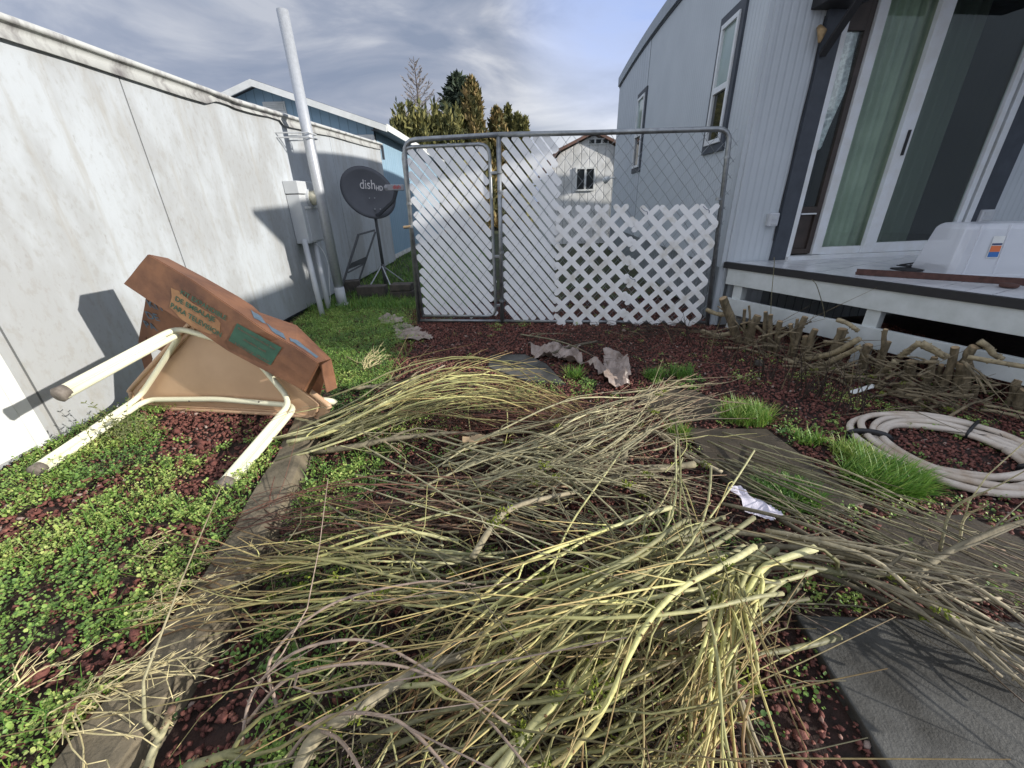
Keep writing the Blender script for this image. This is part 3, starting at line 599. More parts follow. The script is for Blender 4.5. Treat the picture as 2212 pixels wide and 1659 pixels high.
# house-shaped block added unseen beyond the right edge to shade the yard
nb = thing('sun_blocker', (16, -3, 0), 'unseen house-shaped block added beyond the right edge to shade the yard', 'house')
wallq('wall', (13.4, -10), (13.4, 1.2), 0, 3.6, M['siding2'], nb, inward=(1,0)); MB().prism([(13.1,-10.2,3.6),(13.1,1.4,3.6),(18,1.4,4.6),(18,-10.2,4.6)], (0,0,1), .1).build('roof', M['grayroof'], nb)
# unseen wing walls added to the grey house to cast shade toward the fence
wallq('shade_wing_wall', (7.2, .9), (7.2, 5.1), 0, 3.98, M['siding'], gh, inward=(1,0)); wallq('shade_wing_end', (7.23, .9), (10, .9), 0, 3.98, M['siding'], gh, inward=(0,1))
# ================================================================= FENCE LINE
F0, F1 = g(905,697)[:2], g(1527,702)[:2]; dN = F1-F0; dN = dN/np.linalg.norm(dN); nN = np.array([-dN[1], dN[0]])   # nN away from camera
def TN(px, py): p = pl(px, py, (*F0, 0), (*nN, 0)); return np.dot(p[:2]-F0, dN), p[2]
def PN(s, z, o=0): p = F0+dN*s-nN*o; return np.array([p[0], p[1], z])
def PNt(px, py, o=0): s, z = TN(px, py); return PN(s, z, o)
def arcpath(pts, r, n=5):
    """polyline with rounded inner corners"""
    P = [np.asarray(p, float) for p in pts]; o = [P[0]]
    for a, b, c in zip(P[:-2], P[1:-1], P[2:]):
        u = (a-b)/np.linalg.norm(a-b); w = (c-b)/np.linalg.norm(c-b)
        for t in np.linspace(0, 1, n): o.append((1-t)**2*(b+u*r)+2*t*(1-t)*b+t*t*(b+w*r))
    return o+[P[-1]]
fr_top = TN(1077,297)[1]
fe = thing('chain_link_fence', PN(1.7, 0), 'grey pipe and chain link fence panel partly filled with diagonal white slats', 'fence')
pl_ = [PNt(906,700), PNt(872,303), PNt(1077,291), PNt(1300,286), PNt(1578,278), PNt(1527,703)]
MB().tube(arcpath([pl_[0], pl_[1], pl_[2]], .13), .024, 10).build('left_post', M['galv'], fe, smooth=True)
MB().tube(arcpath(pl_[2:], .12), .024, 10).build('top_rail', M['galv'], fe, smooth=True)
MB().tube([PNt(1077,296), PNt(1085,700)], .024, 10).build('middle_post', M['galv'], fe, smooth=True)
MB().tube([PN(0,.03), PN(TN(1085,697)[0],.03)], .018, 8).build('bottom_rail', M['galv'], fe, smooth=True); MB().tube([PN(TN(1085,697)[0],.03), PN(TN(1527,702)[0],.03)], .018, 8).build('bottom_rail', M['galv'], fe, smooth=True)
def bands(lst, par):
    for px, py in lst:
        a = PNt(px, py); MB().tube([a-[0,0,.012], a+[0,0,.012]], .032, 10).build('clamp', M['galv'], par)
bands([(1079,372),(1081,414),(1083,545),(1084,650),(884,440),(1571,340),(1553,430)], fe)
PW, PH, SL = .106, .125, 1.18
def clipseg(c, sgn, s0, s1, z0, z1):
    a, b = s0, s1                                  # z = c + sgn*SL*s
    lo, hi = sorted(((z0-c)/(sgn*SL), (z1-c)/(sgn*SL))); a = max(a, lo); b = min(b, hi)
    return (a, b) if b-a > .01 else None
def linkmesh(s0, s1, z0, z1, par, r=.0016, o=0.0, k_=1.0):
    PW, PH = .106*k_, .125*k_
    mb = MB()
    for sgn in (1, -1):
        c = z0-abs(s1)*SL-.5; kw = 0
        while c < z1+abs(s1)*SL+.5:
            kw += 1
            q_ = clipseg(c, sgn, s0, s1, z0, z1)
            if q_:
                n_ = max(2, int((q_[1]-q_[0])/(PW/2))+1); ss = np.linspace(*q_, n_)
                P = [PN(s, c+sgn*SL*s+.004*math.sin(s*30), (o-.009 if (sgn < 0 or kw % 2) else o+.004)+.003*math.sin(s*2*math.pi/PW)) for s in ss]; mb.tube(P, r, 3, cap=False)
            c += PH
    return mb.build('chain_link', M['wire'], par)
sM = TN(1085,697)[0]; sE = TN(1527,702)[0]
zt_ = TN(1300,290)[1]
# the mesh leans out with the frame: use sheared s so the panel follows both posts
def slats(s0, s1, z0, z1, par, j0=0, top_s1=None, skip=()):
    c = z0+.03+j0; k = 0
    while c < z1+(s1-s0)*SL+.2:
        cc_ = c+s0*SL+random.uniform(-.004, .004); e1 = s1+random.uniform(-.03, .02)
        q_ = clipseg(cc_, -1, s0+random.uniform(-.015, .035), e1, z0+random.uniform(-.02, .01), z1+random.uniform(-.02, .01))
        if q_ and q_[1]-q_[0] > .05 and k not in skip:
            a = PN(q_[0], cc_-SL*q_[0], .001*(k % 2)); b = PN(q_[1], cc_-SL*q_[1]+random.uniform(-.006, .006), .001*(k % 2))
            w = .061+random.uniform(0, .006); MB().bar(a, b, .004, w, (dN[0]*.0+nN[0], nN[1], 0)).build('slat', M['slat'], par, bevel=.0015) if False else slatbar(a, b, w, par)
        c += PH; k += 1
def slatbar(a, b, w, par):
    e = b-a; l = np.linalg.norm(e); e = e/l; n3 = np.array([nN[0], nN[1], 0]); u = np.cross(n3, e); ch = .012
    P = [a+u*(w/2-ch), a+e*ch+u*w/2, b-e*ch+u*w/2, b+u*(w/2-ch), b-u*(w/2-ch), b-e*ch-u*w/2, a+e*ch-u*w/2, a-u*(w/2-ch)]
    MB().prism([p-n3*.002 for p in P], n3, .004).build('slat', M['slat'], par)
sS = TN(1203,500)[0]; linkmesh(sM+.03, sS, .04, zt_, fe); linkmesh(sS, sE-.02, .04, zt_, fe, .0023, 0, 1.14)
zs1 = TN(1150,292)[1]
slats(sM+.04, TN(1205,500)[0], .05, zs1, fe, .02)
# gate leaf
ga = thing('gate', PN(.5, 0), 'chain link gate leaf filled with diagonal white slats, left of the fence panel', 'gate')
gl0, gl1 = TN(914,688)[0], TN(1072,686)[0]; gz0, gz1 = TN(1000,686)[1], TN(1000,313)[1]
MB().tube(arcpath([PN(gl0,gz0), PN(gl0-.01,gz1), PN(gl1,gz1), PN(gl1,gz0+.02), PN(gl0,gz0+.02)], .11), .018, 8).build('gate_frame', M['galv'], ga, smooth=True)
linkmesh(gl0+.01, gl1-.01, gz0+.03, gz1-.02, ga); slats(gl0+.02, gl1-.01, gz0+.02, gz1, ga, .05)
for z in (.22, .78, 1.62): MB().box(PN(gl1+.035, z), (.09, .03, .03), np.array([[dN[0],-dN[1],0],[dN[1],dN[0],0],[0,0,1]])).build('hinge', M['galv'], ga, bevel=.005)
a = PNt(884,490,.03); MB().box(a, (.10,.05,.035)).build('latch', M['galv'], ga, bevel=.006); MB().tube([a+[-.05,-.03,0], a+[.03,-.03,.01]], .012, 8).build('bolt', M['cut'], ga)
# lattice panels leaning on the fence
def lattice(px0, px1, lab, ph):
    s0, s1 = TN(px0, 560)[0], TN(px1, 560)[0]; s0b, s1b = TN(px0, 690)[0], TN(px1, 690)[0]; z0, z1 = .015, TN((px0+px1)/2, 447)[1]
    t = thing('lattice_panel', PN((s0+s1)/2, 0, .03), lab, 'lattice', 'white lattice panels on the fence')
    P_ = .195; w = .056
    for sgn, o in ((1, .036), (-1, .042)):
        mb = MB(); c = -6.0+ph
        while c < 8:
            a, b = s0, s1; lo, hi = sorted(((z0-c)*sgn, (z1-c)*sgn)); a = max(a, lo); b = min(b, hi)
            if b-a > .03:
                A_, B_ = PN(a, c+sgn*a, o), PN(b, c+sgn*b, o); e = (B_-A_); e /= np.linalg.norm(e); n3 = np.array([nN[0], nN[1], 0]); u = np.cross(n3, e)*w/2; ex = e*.02
                mb.prism([A_-ex+u*.5, A_+u, B_-u*0+u, B_+ex+u*.5, B_+ex-u*.5, B_-u, A_-u, A_-ex-u*.5], n3, .0045)
            c += P_
        mb.build('strips', M['lattice'], t)
    return t
lattice(1203, 1357, 'white lattice panel with muddy corner, left of the two on the fence', .0); lattice(1362, 1530, 'white lattice panel beside the grey-blue house corner, right of the two', .06)
mb = MB()
for px, py in ((1388,455),(1362,600),(1520,452)):
    a = PNt(px, py, .06); MB().tube(smooth_path([a+[-.03,0,.03], a+[0,-.02,.0], a+[.04,0,-.01], a+[.05,.02,-.05]], 8), .003, 5).build('tie_wire', mat('blue_wire', (.06,.08,.16), .5), fe)
# ================================================================= MAST, METER, DISH
pm_ = thing('service_mast', (-2.5,5.96,0), 'tall galvanised metal mast standing in front of the white building', 'pole')
MB().tube([(-2.50,5.95,-.05),(-2.545,6.04,3.42)], .066, 20).build('mast', M['pole'], pm_, smooth=True); MB().tube([(-2.50,5.95,-.05),(-2.503,5.953,.26)], .072, 20).build('base_sleeve', M['pvc'], pm_, smooth=True)
MB().tube([(-2.50,5.95,.0),(-2.50,5.95,.02)], .10, 16).build('base_ring', M['pvc'], pm_)
for z in (2.14, 2.19): MB().tube([(WX,5.85,z),(-2.60,5.90,z),(-2.47,5.90,z),(-2.46,6.1,z),(-2.6,6.15,z),(WX,6.15,z)], .009, 6).build('strap', M['pvc'], pm_)
mt = thing('electric_meter', (WX,5.96,.9), 'grey electric meter box with round cream meter on the white building', 'meter box')
MB().box((-2.77,5.965,1.19), (.17,.45,.60)).build('lower_box', M['meter'], mt, bevel=.006); MB().box((-2.765,5.965,1.575), (.185,.47,.15)).build('upper_cover', M['meter'], mt, bevel=.008)
MB().box((-2.68,6.0,1.12), (.012,.36,.42)).build('door_panel', M['meter'], mt, bevel=.004); MB().box((-2.672,6.0,1.335), (.02,.38,.03)).build('hasp', M['white'], mt)
MB().tube([(-2.69,6.02,1.45),(-2.65,6.02,1.45)], .115, 24).build('meter_ring', M['meter'], mt, smooth=False); MB().tube([(-2.655,6.02,1.45),(-2.56,6.02,1.45),(-2.545,6.02,1.45),(-2.54,6.02,1.45)], [.092,.09,.075,.03], 24).build('meter_dome', M['dome'], mt, smooth=True)
for (x0,y0),(x1,y1) in (((659,527),(697,682)),((680,525),(711,670))):
    a = pl(x0,y0,(-2.74,0,0),(1,0,0)); b = g(x1,y1,0); MB().tube([a+[0,0,.05], a*.5+b*.5, b-[0,0,.04]], .036, 14).build('conduit', M['pvc'], mt, smooth=True)
MB().tube(smooth_path([(-2.72,5.9,.9),(-2.66,6.0,.8),(-2.6,5.98,.6),(-2.58,5.85,.35),(-2.6,5.8,.08)], 20), .005, 5).build('cable', M['white'], mt, smooth=True)
def Z3(x, y): return ((650+.2411*x)*.8848, (380+.2411*y)*.8848)
YD = 7.3
ds = thing('satellite_dish', at(*Z3(1215,1290),YD), 'dark grey satellite dish on a tripod mast beside the white building', 'satellite dish')
mtop = at(*Z3(1085,560),YD); mbot = at(*Z3(1205,1240),YD)
MB().tube([mbot-[0,0,.12], mbot+(mtop-mbot)*.22], .036, 10).build('mast_foot', M['tube_grey'], ds, smooth=True); MB().tube([mbot+(mtop-mbot)*.2, mtop+[0,0.06,.1]], .026, 10).build('mast', M['tube_grey'], ds, smooth=True)
hub = at(*Z3(1170,1110),YD)
for q_, Y_ in (((1045,1330),6.95),((1260,1320),6.8),((1390,1270),7.5)): MB().tube([hub, at(*Z3(*q_), Y_)], .011, 6).build('tripod_leg', M['pole'], ds)
dc = at(*Z3(1035,375),YD-.08); axd = np.array([.28,-.93,.18]); axd /= np.linalg.norm(axd)
eu = np.array([1,0,0])-axd*axd[0]; eu /= np.linalg.norm(eu); ev = np.cross(eu, -axd); ev = -ev if ev[2] < 0 else ev
ct_, st_ = math.cos(-.62), math.sin(-.62); e1, e2 = eu*ct_+ev*st_, -eu*st_+ev*ct_
mb = MB(); nR, nA_ = 7, 40
mb.v.append(tuple(dc-axd*.07))
for i in range(1, nR+1):
    r_ = i/nR
    for j in range(nA_):
        a = 2*math.pi*j/nA_; mb.v.append(tuple(dc+e1*.445*r_*math.cos(a)+e2*.365*r_*math.sin(a)-axd*.07*(1-r_*r_)))
mb.f = [(0,1+j,1+(j+1) % nA_) for j in range(nA_)]+[(1+(i-1)*nA_+j, 1+i*nA_+j, 1+i*nA_+(j+1) % nA_, 1+(i-1)*nA_+(j+1) % nA_) for i in range(1,nR) for j in range(nA_)]; mb.a = [0]
o = mb.build('reflector', M['dish'], ds, smooth=True); sm = o.modifiers.new('s','SOLIDIFY'); sm.thickness = .014; sm.offset = 0
def dpt(x, y, o): return at(*Z3(x, y), YD-.1)
p0 = at(*Z3(948,335),YD-.11); text('dish', M['txtw'], ds, p0+axd*.012, at(*Z3(1105,342),YD-.11)-p0, ev, .20, width=np.linalg.norm(at(*Z3(1105,342),YD-.11)-p0))
p0 = at(*Z3(1112,352),YD-.13); p1 = at(*Z3(1182,356),YD-.13); text('HD', M['txtw'], ds, p0+axd*.012, p1-p0, ev, .10, width=np.linalg.norm(p1-p0), offset=.02)
am = MB(); ap = [at(*Z3(1120,600),YD-.1), at(*Z3(1150,590),YD-.14), at(*Z3(1290,455),YD-.35), at(*Z3(1318,350),YD-.42)]
for a, b in zip(ap[:-1], ap[1:]): am.bar(a, b, .045, .06, (0,1,0))
am.build('arm', M['dish'], ds, bevel=.004)
la, lb = at(*Z3(1205,325),YD-.44), at(*Z3(1395,322),YD-.44); MB().bar(la, lb, .05, .085, (0,0,1)).build('receiver', M['lnb'], ds, bevel=.01)
MB().tube([la+[.015,.05,0], la+[.015,0.0,0], la+[.015,-.03,0], la+[.015,-.035,0]], [.03,.036,.028,.008], 14).build('feed_horn', M['lnb'], ds, smooth=True)
text('dish', M['txtr'], ds, at(*Z3(1282,335),YD-.475), lb-la, (0,0,1), .075, width=.12, offset=.01)
for x, y in ((1045,430),(1098,428),(1100,540),(1155,540)): MB().tube([at(*Z3(x,y),YD-.07), at(*Z3(x,y),YD-.13)], .011, 8).build('bolt', M['galv'], ds)
st = thing('step_stool', at(*Z3(940,1300),6.95), 'folded dark grey step stool leaning beside the satellite dish', 'step stool')
def zb(a, b, Ya, Yb, n, w=.03): MB().bar(at(*Z3(*a),Ya), at(*Z3(*b),Yb), w, w*.8, (0,1,0)).build(n, M['tube_grey'], st, bevel=.004)
zb((772,1310),(935,795),6.7,7.0,'leg',.034); zb((930,1290),(1105,770),6.9,7.15,'leg',.028); zb((935,800),(1100,755),7.0,7.15,'top_rail'); zb((825,1185),(985,1100),6.77,6.97,'cross_bar',.026)
P = [at(*Z3(865,1085),6.83), at(*Z3(1020,1018),7.02), at(*Z3(1005,1085),7.0), at(*Z3(835,1150),6.8)]; MB().prism(P, (0,-1,0), .02).build('tread', M['tube_grey'], st)
for (x, y), (w, d, h), r_, lab in (((835,1400),(.34,.22,.2),.3,'dark concrete block against the foot of the mast'),((1070,1450),(.44,.2,.19),.02,'long brown concrete block in the middle of the row below the dish'),((1380,1455),(.36,.24,.12),-.12,'lower block of the two stacked beside the gate post'),((1370,1400),(.33,.22,.10),-.05,'upper block of the two stacked beside the gate post')):
    q_ = Z3(x, y); top = (w == .33); c = g(*Z3(1375,1455)) if top else g(*q_); zz_ = .175 if top else h/2
    R_ = np.array([[math.cos(r_),-math.sin(r_),0],[math.sin(r_),math.cos(r_),0],[0,0,1]]); o = MB().box((c[0], c[1]+d/2, zz_), (w, d, h), R_).build('concrete_block', M['block'], bevel=.012); tag(o, lab, 'block', 'concrete blocks below the dish')
# ================================================================= TABLE AND CARDBOARD BOX
T0, T1 = g(300,878,.075), g(697,905,.075); dT = (T1-T0)[:2]; dT /= np.linalg.norm(dT); nT = np.array([-dT[1], dT[0]])   # away from camera
lean = np.array([nT[0], nT[1], -.10]); lean /= np.linalg.norm(lean)     # plane normal (points away, slightly down => leans back)
def PT(px, py, o=0): return pl(px, py, T0-lean*o, lean)
tb = thing('tipped_table', (T0+T1)/2, 'tan plastic table tipped on its side showing cream tube legs', 'table')
outl = [(448,655),(432,676),(420,695),(352,760),(290,832),(284,848),(288,866),(300,878),(330,885),(600,895),(690,907),(703,899),(707,882),(698,864),(660,836),(560,762),(500,700)]
outl = [(448,655),(430,678),(292,830),(284,848),(290,868),(306,879),(600,894),(688,907),(703,900),(708,884),(698,866),(560,765),(490,690)]
P = smooth_path([PT(x, y) for x, y in outl]+[PT(*outl[0])], 80)[:-1]
MB().prism(P, lean, .02).build('tabletop', M['tan'], tb)
MB().tube(list(P)+[P[0]], .017, 8, cap=False).build('rim', M['tan'], tb, smooth=True)
def insetp(k):
    c = P.mean(0); return [c+(p-c)*k-lean*.004 for p in P]
MB().tube(insetp(.9)+[insetp(.9)[0]], .009, 6, cap=False).build('inner_ridge', M['tan'], tb, smooth=True)
A_, B_, C_ = PT(388,712,.045), PT(308,860,.045), PT(636,872,.045)
fC = g(487,1048,.085); fB = g(80,1017,.09); yA = A_[1]-np.linalg.norm(fC-C_)*.97; fA = at(131,851,yA)
def legtube(pts, name='leg', r=.018): MB().tube(arcpath(pts, .09, 7), r, 12).build(name, M['cream'], tb, smooth=True)
off = np.array([.0, 0, .017])
legtube([fA+[-.017,0,.012], A_+[-.015,0,.014], PT(533,752,.03), C_+[-.014,0,.016], fC+[-.016,0,.013]])
legtube([fA+[.017,0,-.012], A_+[.012,0,-.016], B_+[-.012,0,.012], fB+[-.015,0,.014]])
legtube([fB+[.017,0,-.010], B_+[.02,0,-.012], PT(470,862,.03), C_+[.012,0,-.016], fC+[.016,0,-.013]])
for a, b in ((fA, A_), (fB, B_), (fC, C_)):
    e = (a-b)/np.linalg.norm(a-b); MB().tube([a-e*.03, a+e*.012, a+e*.022], [.036,.04,.026], 14).build('foot', M['foot'], tb, smooth=True)
    MB().bar(a-e*.02, b+e*.10, .012, .012, (0,0,1)).build('leg_web', M['cream'], tb)
q_ = PT(704,872); MB().tube([q_+[-.02,.01,.02], q_+[.012,.05,-.01], q_+[.012,.09,-.04]], .022, 12).build('far_leg', M['cream'], tb, smooth=True)
for x, y in ((428,722),(372,735),(338,800),(576,800),(560,868),(410,866)):
    q_ = PT(x, y, .047); MB().tube([q_, q_-lean*.006], .006, 8).build('screw', M['foot'], tb)
# cardboard box lid draped over the top edge
cb = thing('cardboard_box', PT(480,660,.1), 'long brown wet cardboard box with green Spanish lettering, draped over the tipped table', 'cardboard box')
def KF(px, py, o=.12): return PT(px, py, o)
Ft = [KF(321,551), KF(415,606), KF(514,674), KF(575,716), KF(604,732,.105), KF(640,752), KF(688,784)]
Fb = [KF(270,613), KF(316,644), KF(420,708), KF(455,731), KF(493,757,.11), KF(560,793), KF(657,843)]
nTv = np.array([nT[0], nT[1], 0])
bk = [pl(px, py, T0+lean*.14, lean) for px, py in ((362,559),(440,600),(514,642),(545,662),(560,676),(640,704),(714,776))]
mb = MB(); n = 7
def strip(mb, A, B, sub=5, wob=.004):
    base = len(mb.v); m = len(A)
    for k in range(sub+1):
        for i in range(m):
            p = A[i]*(1-k/sub)+B[i]*k/sub; mb.v.append(tuple(p+np.array([0,-1,.5])*wob*nz2d(p[0]*1.0+k, p[2], 5, i)))
    mb.f += [(base+k*m+i, base+k*m+i+1, base+(k+1)*m+i+1, base+(k+1)*m+i) for k in range(sub) for i in range(m-1)]; mb.a = [0]
strip(mb, Ft, Fb, 6, .003); o = mb.build('front_side', M['card'], cb); sm = o.modifiers.new('s','SOLIDIFY'); sm.thickness = .005
mb = MB(); strip(mb, bk, Ft, 5, .003); o = mb.build('top_side', M['card'], cb); sm = o.modifiers.new('s','SOLIDIFY'); sm.thickness = .005
dn = [b+np.array([-.16,.0,-.14]) for b in bk]; dn = [pl(px, py, T0+lean*.14, lean) for px, py in ((300,738),(380,770),(440,800),(480,815),(520,830),(600,845),(690,860))]
mb = MB(); bk2 = [pl(317,640,T0+lean*.14,lean)]+bk[1:]; strip(mb, bk2, dn, 5, .003); o = mb.build('back_side', M['card'], cb); sm = o.modifiers.new('s','SOLIDIFY'); sm.thickness = .005
mb = MB(); strip(mb, [bk[0], Ft[0]], [pl(313,640,T0+lean*.14,lean), Fb[0]], 3, .002); o = mb.build('end_side', M['card'], cb); sm = o.modifiers.new('s','SOLIDIFY'); sm.thickness = .004
fl = [[KF(694,788,.1), PT(714,776,-.05)], [KF(697,812,.10), PT(722,812,-.02)], [KF(705,848,.12), PT(727,838,.02)]]
mb = MB(); 
for r_ in fl: mb.v += [tuple(p) for p in r_]
mb.f = [(0,1,3,2),(2,3,5,4)]; mb.a = [0]; o = mb.build('end_flap', M['card'], cb); sm = o.modifiers.new('s','SOLIDIFY'); sm.thickness = .005
mb = MB().add([KF(657,843,.118), KF(688,786,.118), PT(694,800,.0), PT(668,852,.02)], [(0,1,2,3)]).build('torn_flap', M['card'], cb)
MB().prism([PT(300,738,-.135), PT(316,728,-.135), PT(330,775,-.135), PT(318,815,-.135), PT(306,770,-.135)], -lean, .004).build('loose_flap', M['card'], cb)
# print on the box
def onfront(px, py): return KF(px, py, .1235)
def ZB(x, y): return ((300+.2486*x)*.8848, (600+.2486*y)*.8848)
def patch(pts, m, name, o=.128): MB().add([KF(*ZB(*p), o) for p in pts], [tuple(range(len(pts)))]).build(name, m, cb)
patch([(470,410),(510,430),(545,440),(680,560),(900,690),(960,760),(950,850),(860,870),(700,810),(560,710),(500,640),(455,600),(480,500)], M['card2'], 'pale_patch', .1275)
def btext(body, a, b, size, m, o=.1305, w=None, off=.022):
    p0, p1 = KF(*ZB(*a), o), KF(*ZB(*b), o); ex = p1-p0; ex /= np.linalg.norm(ex); ey = np.cross(-lean, ex); ey = ey if ey[2] > 0 else -ey
    text(body, m, cb, p0, ex, ey, size, width=np.linalg.norm(p1-p0), offset=off)
btext('KIT EXPANDIBLE', (560,470), (1010,735), .042, M['green']); btext('DE EMBALAJE', (508,535), (900,750), .044, M['green']); btext('PARA TELEVISION', (462,600), (960,900), .046, M['green'])
patch([(1120,760),(1560,1000),(1450,1175),(1035,930)], M['green'], 'green_label', .129)
btext('Recommended for', (1125,815), (1500,1030), .020, M['redp'], .1315, off=.01); btext('double wall', (1180,925), (1400,1050), .020, M['redp'], .1315, off=.01); btext('Heavy duty', (1095,965), (1440,1150), .020, M['redp'], .1315, off=.01)
def topP(t, w):
    x = t*(len(Ft)-1); i_ = min(int(x), len(Ft)-2); f = x-i_; A_ = Ft[i_]*(1-f)+Ft[i_+1]*f; B_ = bk[i_]*(1-f)+bk[i_+1]*f; return A_*(1-w)+B_*w+np.array([.004, 0, .007])
def tprint(t0, t1, w0, w1, sk=.0, nme='blue_print'):
    mb = MB(); n_ = 16
    for k in range(n_+1):
        t = t0+(t1-t0)*k/n_; e_ = .05*nz2d(t, w0, 22, 3); mb.v += [tuple(topP(t, w0+sk*k/n_+e_)), tuple(topP(t, (w0+w1)/2+sk*k/n_)), tuple(topP(t, w1+sk*k/n_-e_))]
    mb.f = [(3*k+c, 3*k+3+c, 3*k+4+c, 3*k+1+c) for k in range(n_) for c in (0, 1)]; mb.a = [0]; mb.build(nme, M['bluep'], cb)
tprint(.44, .58, .25, .60, .1); tprint(.60, .74, .15, .45, -.1); tprint(.78, .97, .10, .28, .05)
for tx, a, b, sz in (('KIT', (258,600), (420,650), .075), ('DE', (245,710), (370,745), .075), ('PA', (228,800), (345,840), .075)):
    o_ = -.135; p0, p1 = PT(*ZB(*a), o_), PT(*ZB(*b), o_); ex = p1-p0; text(tx, M['bluep'], cb, p0, ex, (-.15,0,1), sz*1.0, width=np.linalg.norm(ex), offset=.02)
# ================================================================= TREES BEHIND
def foliage(pts, size, m, name, par, a, droop=.3, asp=.45):
    n = len(pts); th = rng.uniform(0, 2*math.pi, n); el_ = rng.uniform(-.6, 1.3, n) if droop is None else rng.normal(droop, .5, n)
    d = np.stack([np.cos(th)*np.cos(el_), np.sin(th)*np.cos(el_), np.sin(el_)], 1); r_ = rng.normal(size=(n, 3)); u = np.cross(d, r_); u /= np.linalg.norm(u, axis=1)[:, None]
    L_ = (size*rng.uniform(.6, 1.4, n))[:, None]; w = L_*asp
    V = np.stack([pts, pts+d*L_*.45+u*w*.5, pts+d*L_, pts+d*L_*.4-u*w*.5], 1).reshape(-1, 3)
    return nmesh(name, V, np.arange(4*n).reshape(n, 4), m, np.repeat(a, 4), par)
M['thuja'] = mat('thuja_foliage', (.2,.15,.05), .8, attr=[(0,(.05,.06,.02)),(1,(.34,.24,.10)),(.5,(.16,.14,.045)),(.75,(.27,.20,.08))], trans=.15)
M['thujag'] = mat('green_gold_foliage', (.2,.18,.05), .8, attr=[(0,(.04,.05,.015)),(1,(.30,.27,.09)),(.5,(.15,.15,.045))], trans=.15)
M['fir'] = mat('fir_foliage', (.04,.06,.03), .8, attr=[(0,(.018,.03,.018)),(1,(.08,.11,.06)),(.5,(.04,.06,.035))], trans=.1)
def cone_tree(px, ytop, Y, wpx, lab, cat, m, name, n=5200, dens=.13, shape=.75, el_=1.0, group=None, lumps=.25, bot=0):
    T_ = at(px, ytop, Y); Hh = T_[2]; Rr = np.linalg.norm(at(px+wpx/2, ytop, Y)-T_)/.5**shape; t = thing(name, (T_[0], Y, 0), lab, cat, group)
    ph = rng.uniform(0, 9, 3)
    z = rng.uniform(bot, 1, n)**.9; th = rng.uniform(0, 2*math.pi, n); env = (1-z)**shape*np.clip(z*5+.6, 0, 1)
    lump = 1+lumps*np.sin(th*3+z*13+ph[0])*np.sin(z*23+th*2+ph[1])+lumps*.6*np.sin(z*47+th*5+ph[2]); rad = Rr*env*lump*np.sqrt(rng.uniform(.25, 1, n))
    P_ = np.stack([T_[0]+rad*np.cos(th), Y+rad*np.sin(th), z*Hh], 1); a = np.clip(.5+.35*np.sin(th*4+z*17+ph[1])+rng.normal(0, .2, n), 0.01, 1)
    foliage(P_, dens, m, 'crown', t, a, el_, .38); MB().tube([(T_[0], Y, -.1), (T_[0], Y, Hh*.9)], [Rr*.1+.05, .02], 7).build('trunk', M['bark'], t, smooth=True); return t
cone_tree(1018,178,21,70,'tall brown-tipped arborvitae, the tallest of the row above the fence','tree',M['thuja'],'arborvitae',9000,.26,.5,group='arborvitaes behind the fence')
cone_tree(1072,240,22,55,'gold-green arborvitae just right of the tallest one','tree',M['thuja'],'arborvitae',6000,.24,.42,group='arborvitaes behind the fence')
cone_tree(1097,232,22.6,34,'slim pointed arborvitae in the middle of the row','tree',M['thujag'],'arborvitae',4000,.22,.5,group='arborvitaes behind the fence')
cone_tree(1118,252,22.3,34,'short arborvitae second from the right end of the row','tree',M['thujag'],'arborvitae',4000,.22,.42,group='arborvitaes behind the fence')
cone_tree(1134,258,22.0,26,'shortest arborvitae at the right end of the row','tree',M['thujag'],'arborvitae',3500,.2,.4,group='arborvitaes behind the fence')
cone_tree(985,168,25,88,'dark green fir behind the arborvitaes','tree',M['fir'],'fir_tree',9000,.34,.42,.2,lumps=.4)
def hedge(px0, px1, pyt, Y, lab):
    a, b = at(px0, pyt, Y), at(px1, pyt, Y); Hh = a[2]; n = 6500; t = thing('hedge', ((a[0]+b[0])/2, Y, 0), lab, 'hedge', 'trimmed hedges behind the fence')
    x = rng.uniform(0, 1, n); z = rng.uniform(.1, 1, n)**.7; d = rng.uniform(-1, 1, n); top = (1-.06*np.sin(x*19)-.05*np.sin(x*41+1))*np.clip(np.minimum(x, 1-x)*9+.72, 0, 1)
    P_ = np.stack([a[0]+(b[0]-a[0])*x, Y+d*.7+rng.normal(0, .1, n), z*Hh*top], 1); foliage(P_, .26, M['thujag'], 'crown', t, np.clip(.45+.4*np.sin(x*60+z*9)+rng.normal(0, .2, n), .01, 1), 1.1, .35)
    for k in (.2, .5, .8): MB().tube([(a[0]+(b[0]-a[0])*k, Y, -.1), (a[0]+(b[0]-a[0])*k, Y, Hh*.8)], .07, 6).build('trunk', M['bark'], t)
hedge(848,925,255,20,'flat-topped gold-green hedge bush nearest the blue house'); hedge(925,1000,258,20.5,'flat-topped gold-green hedge bush below the dark fir')
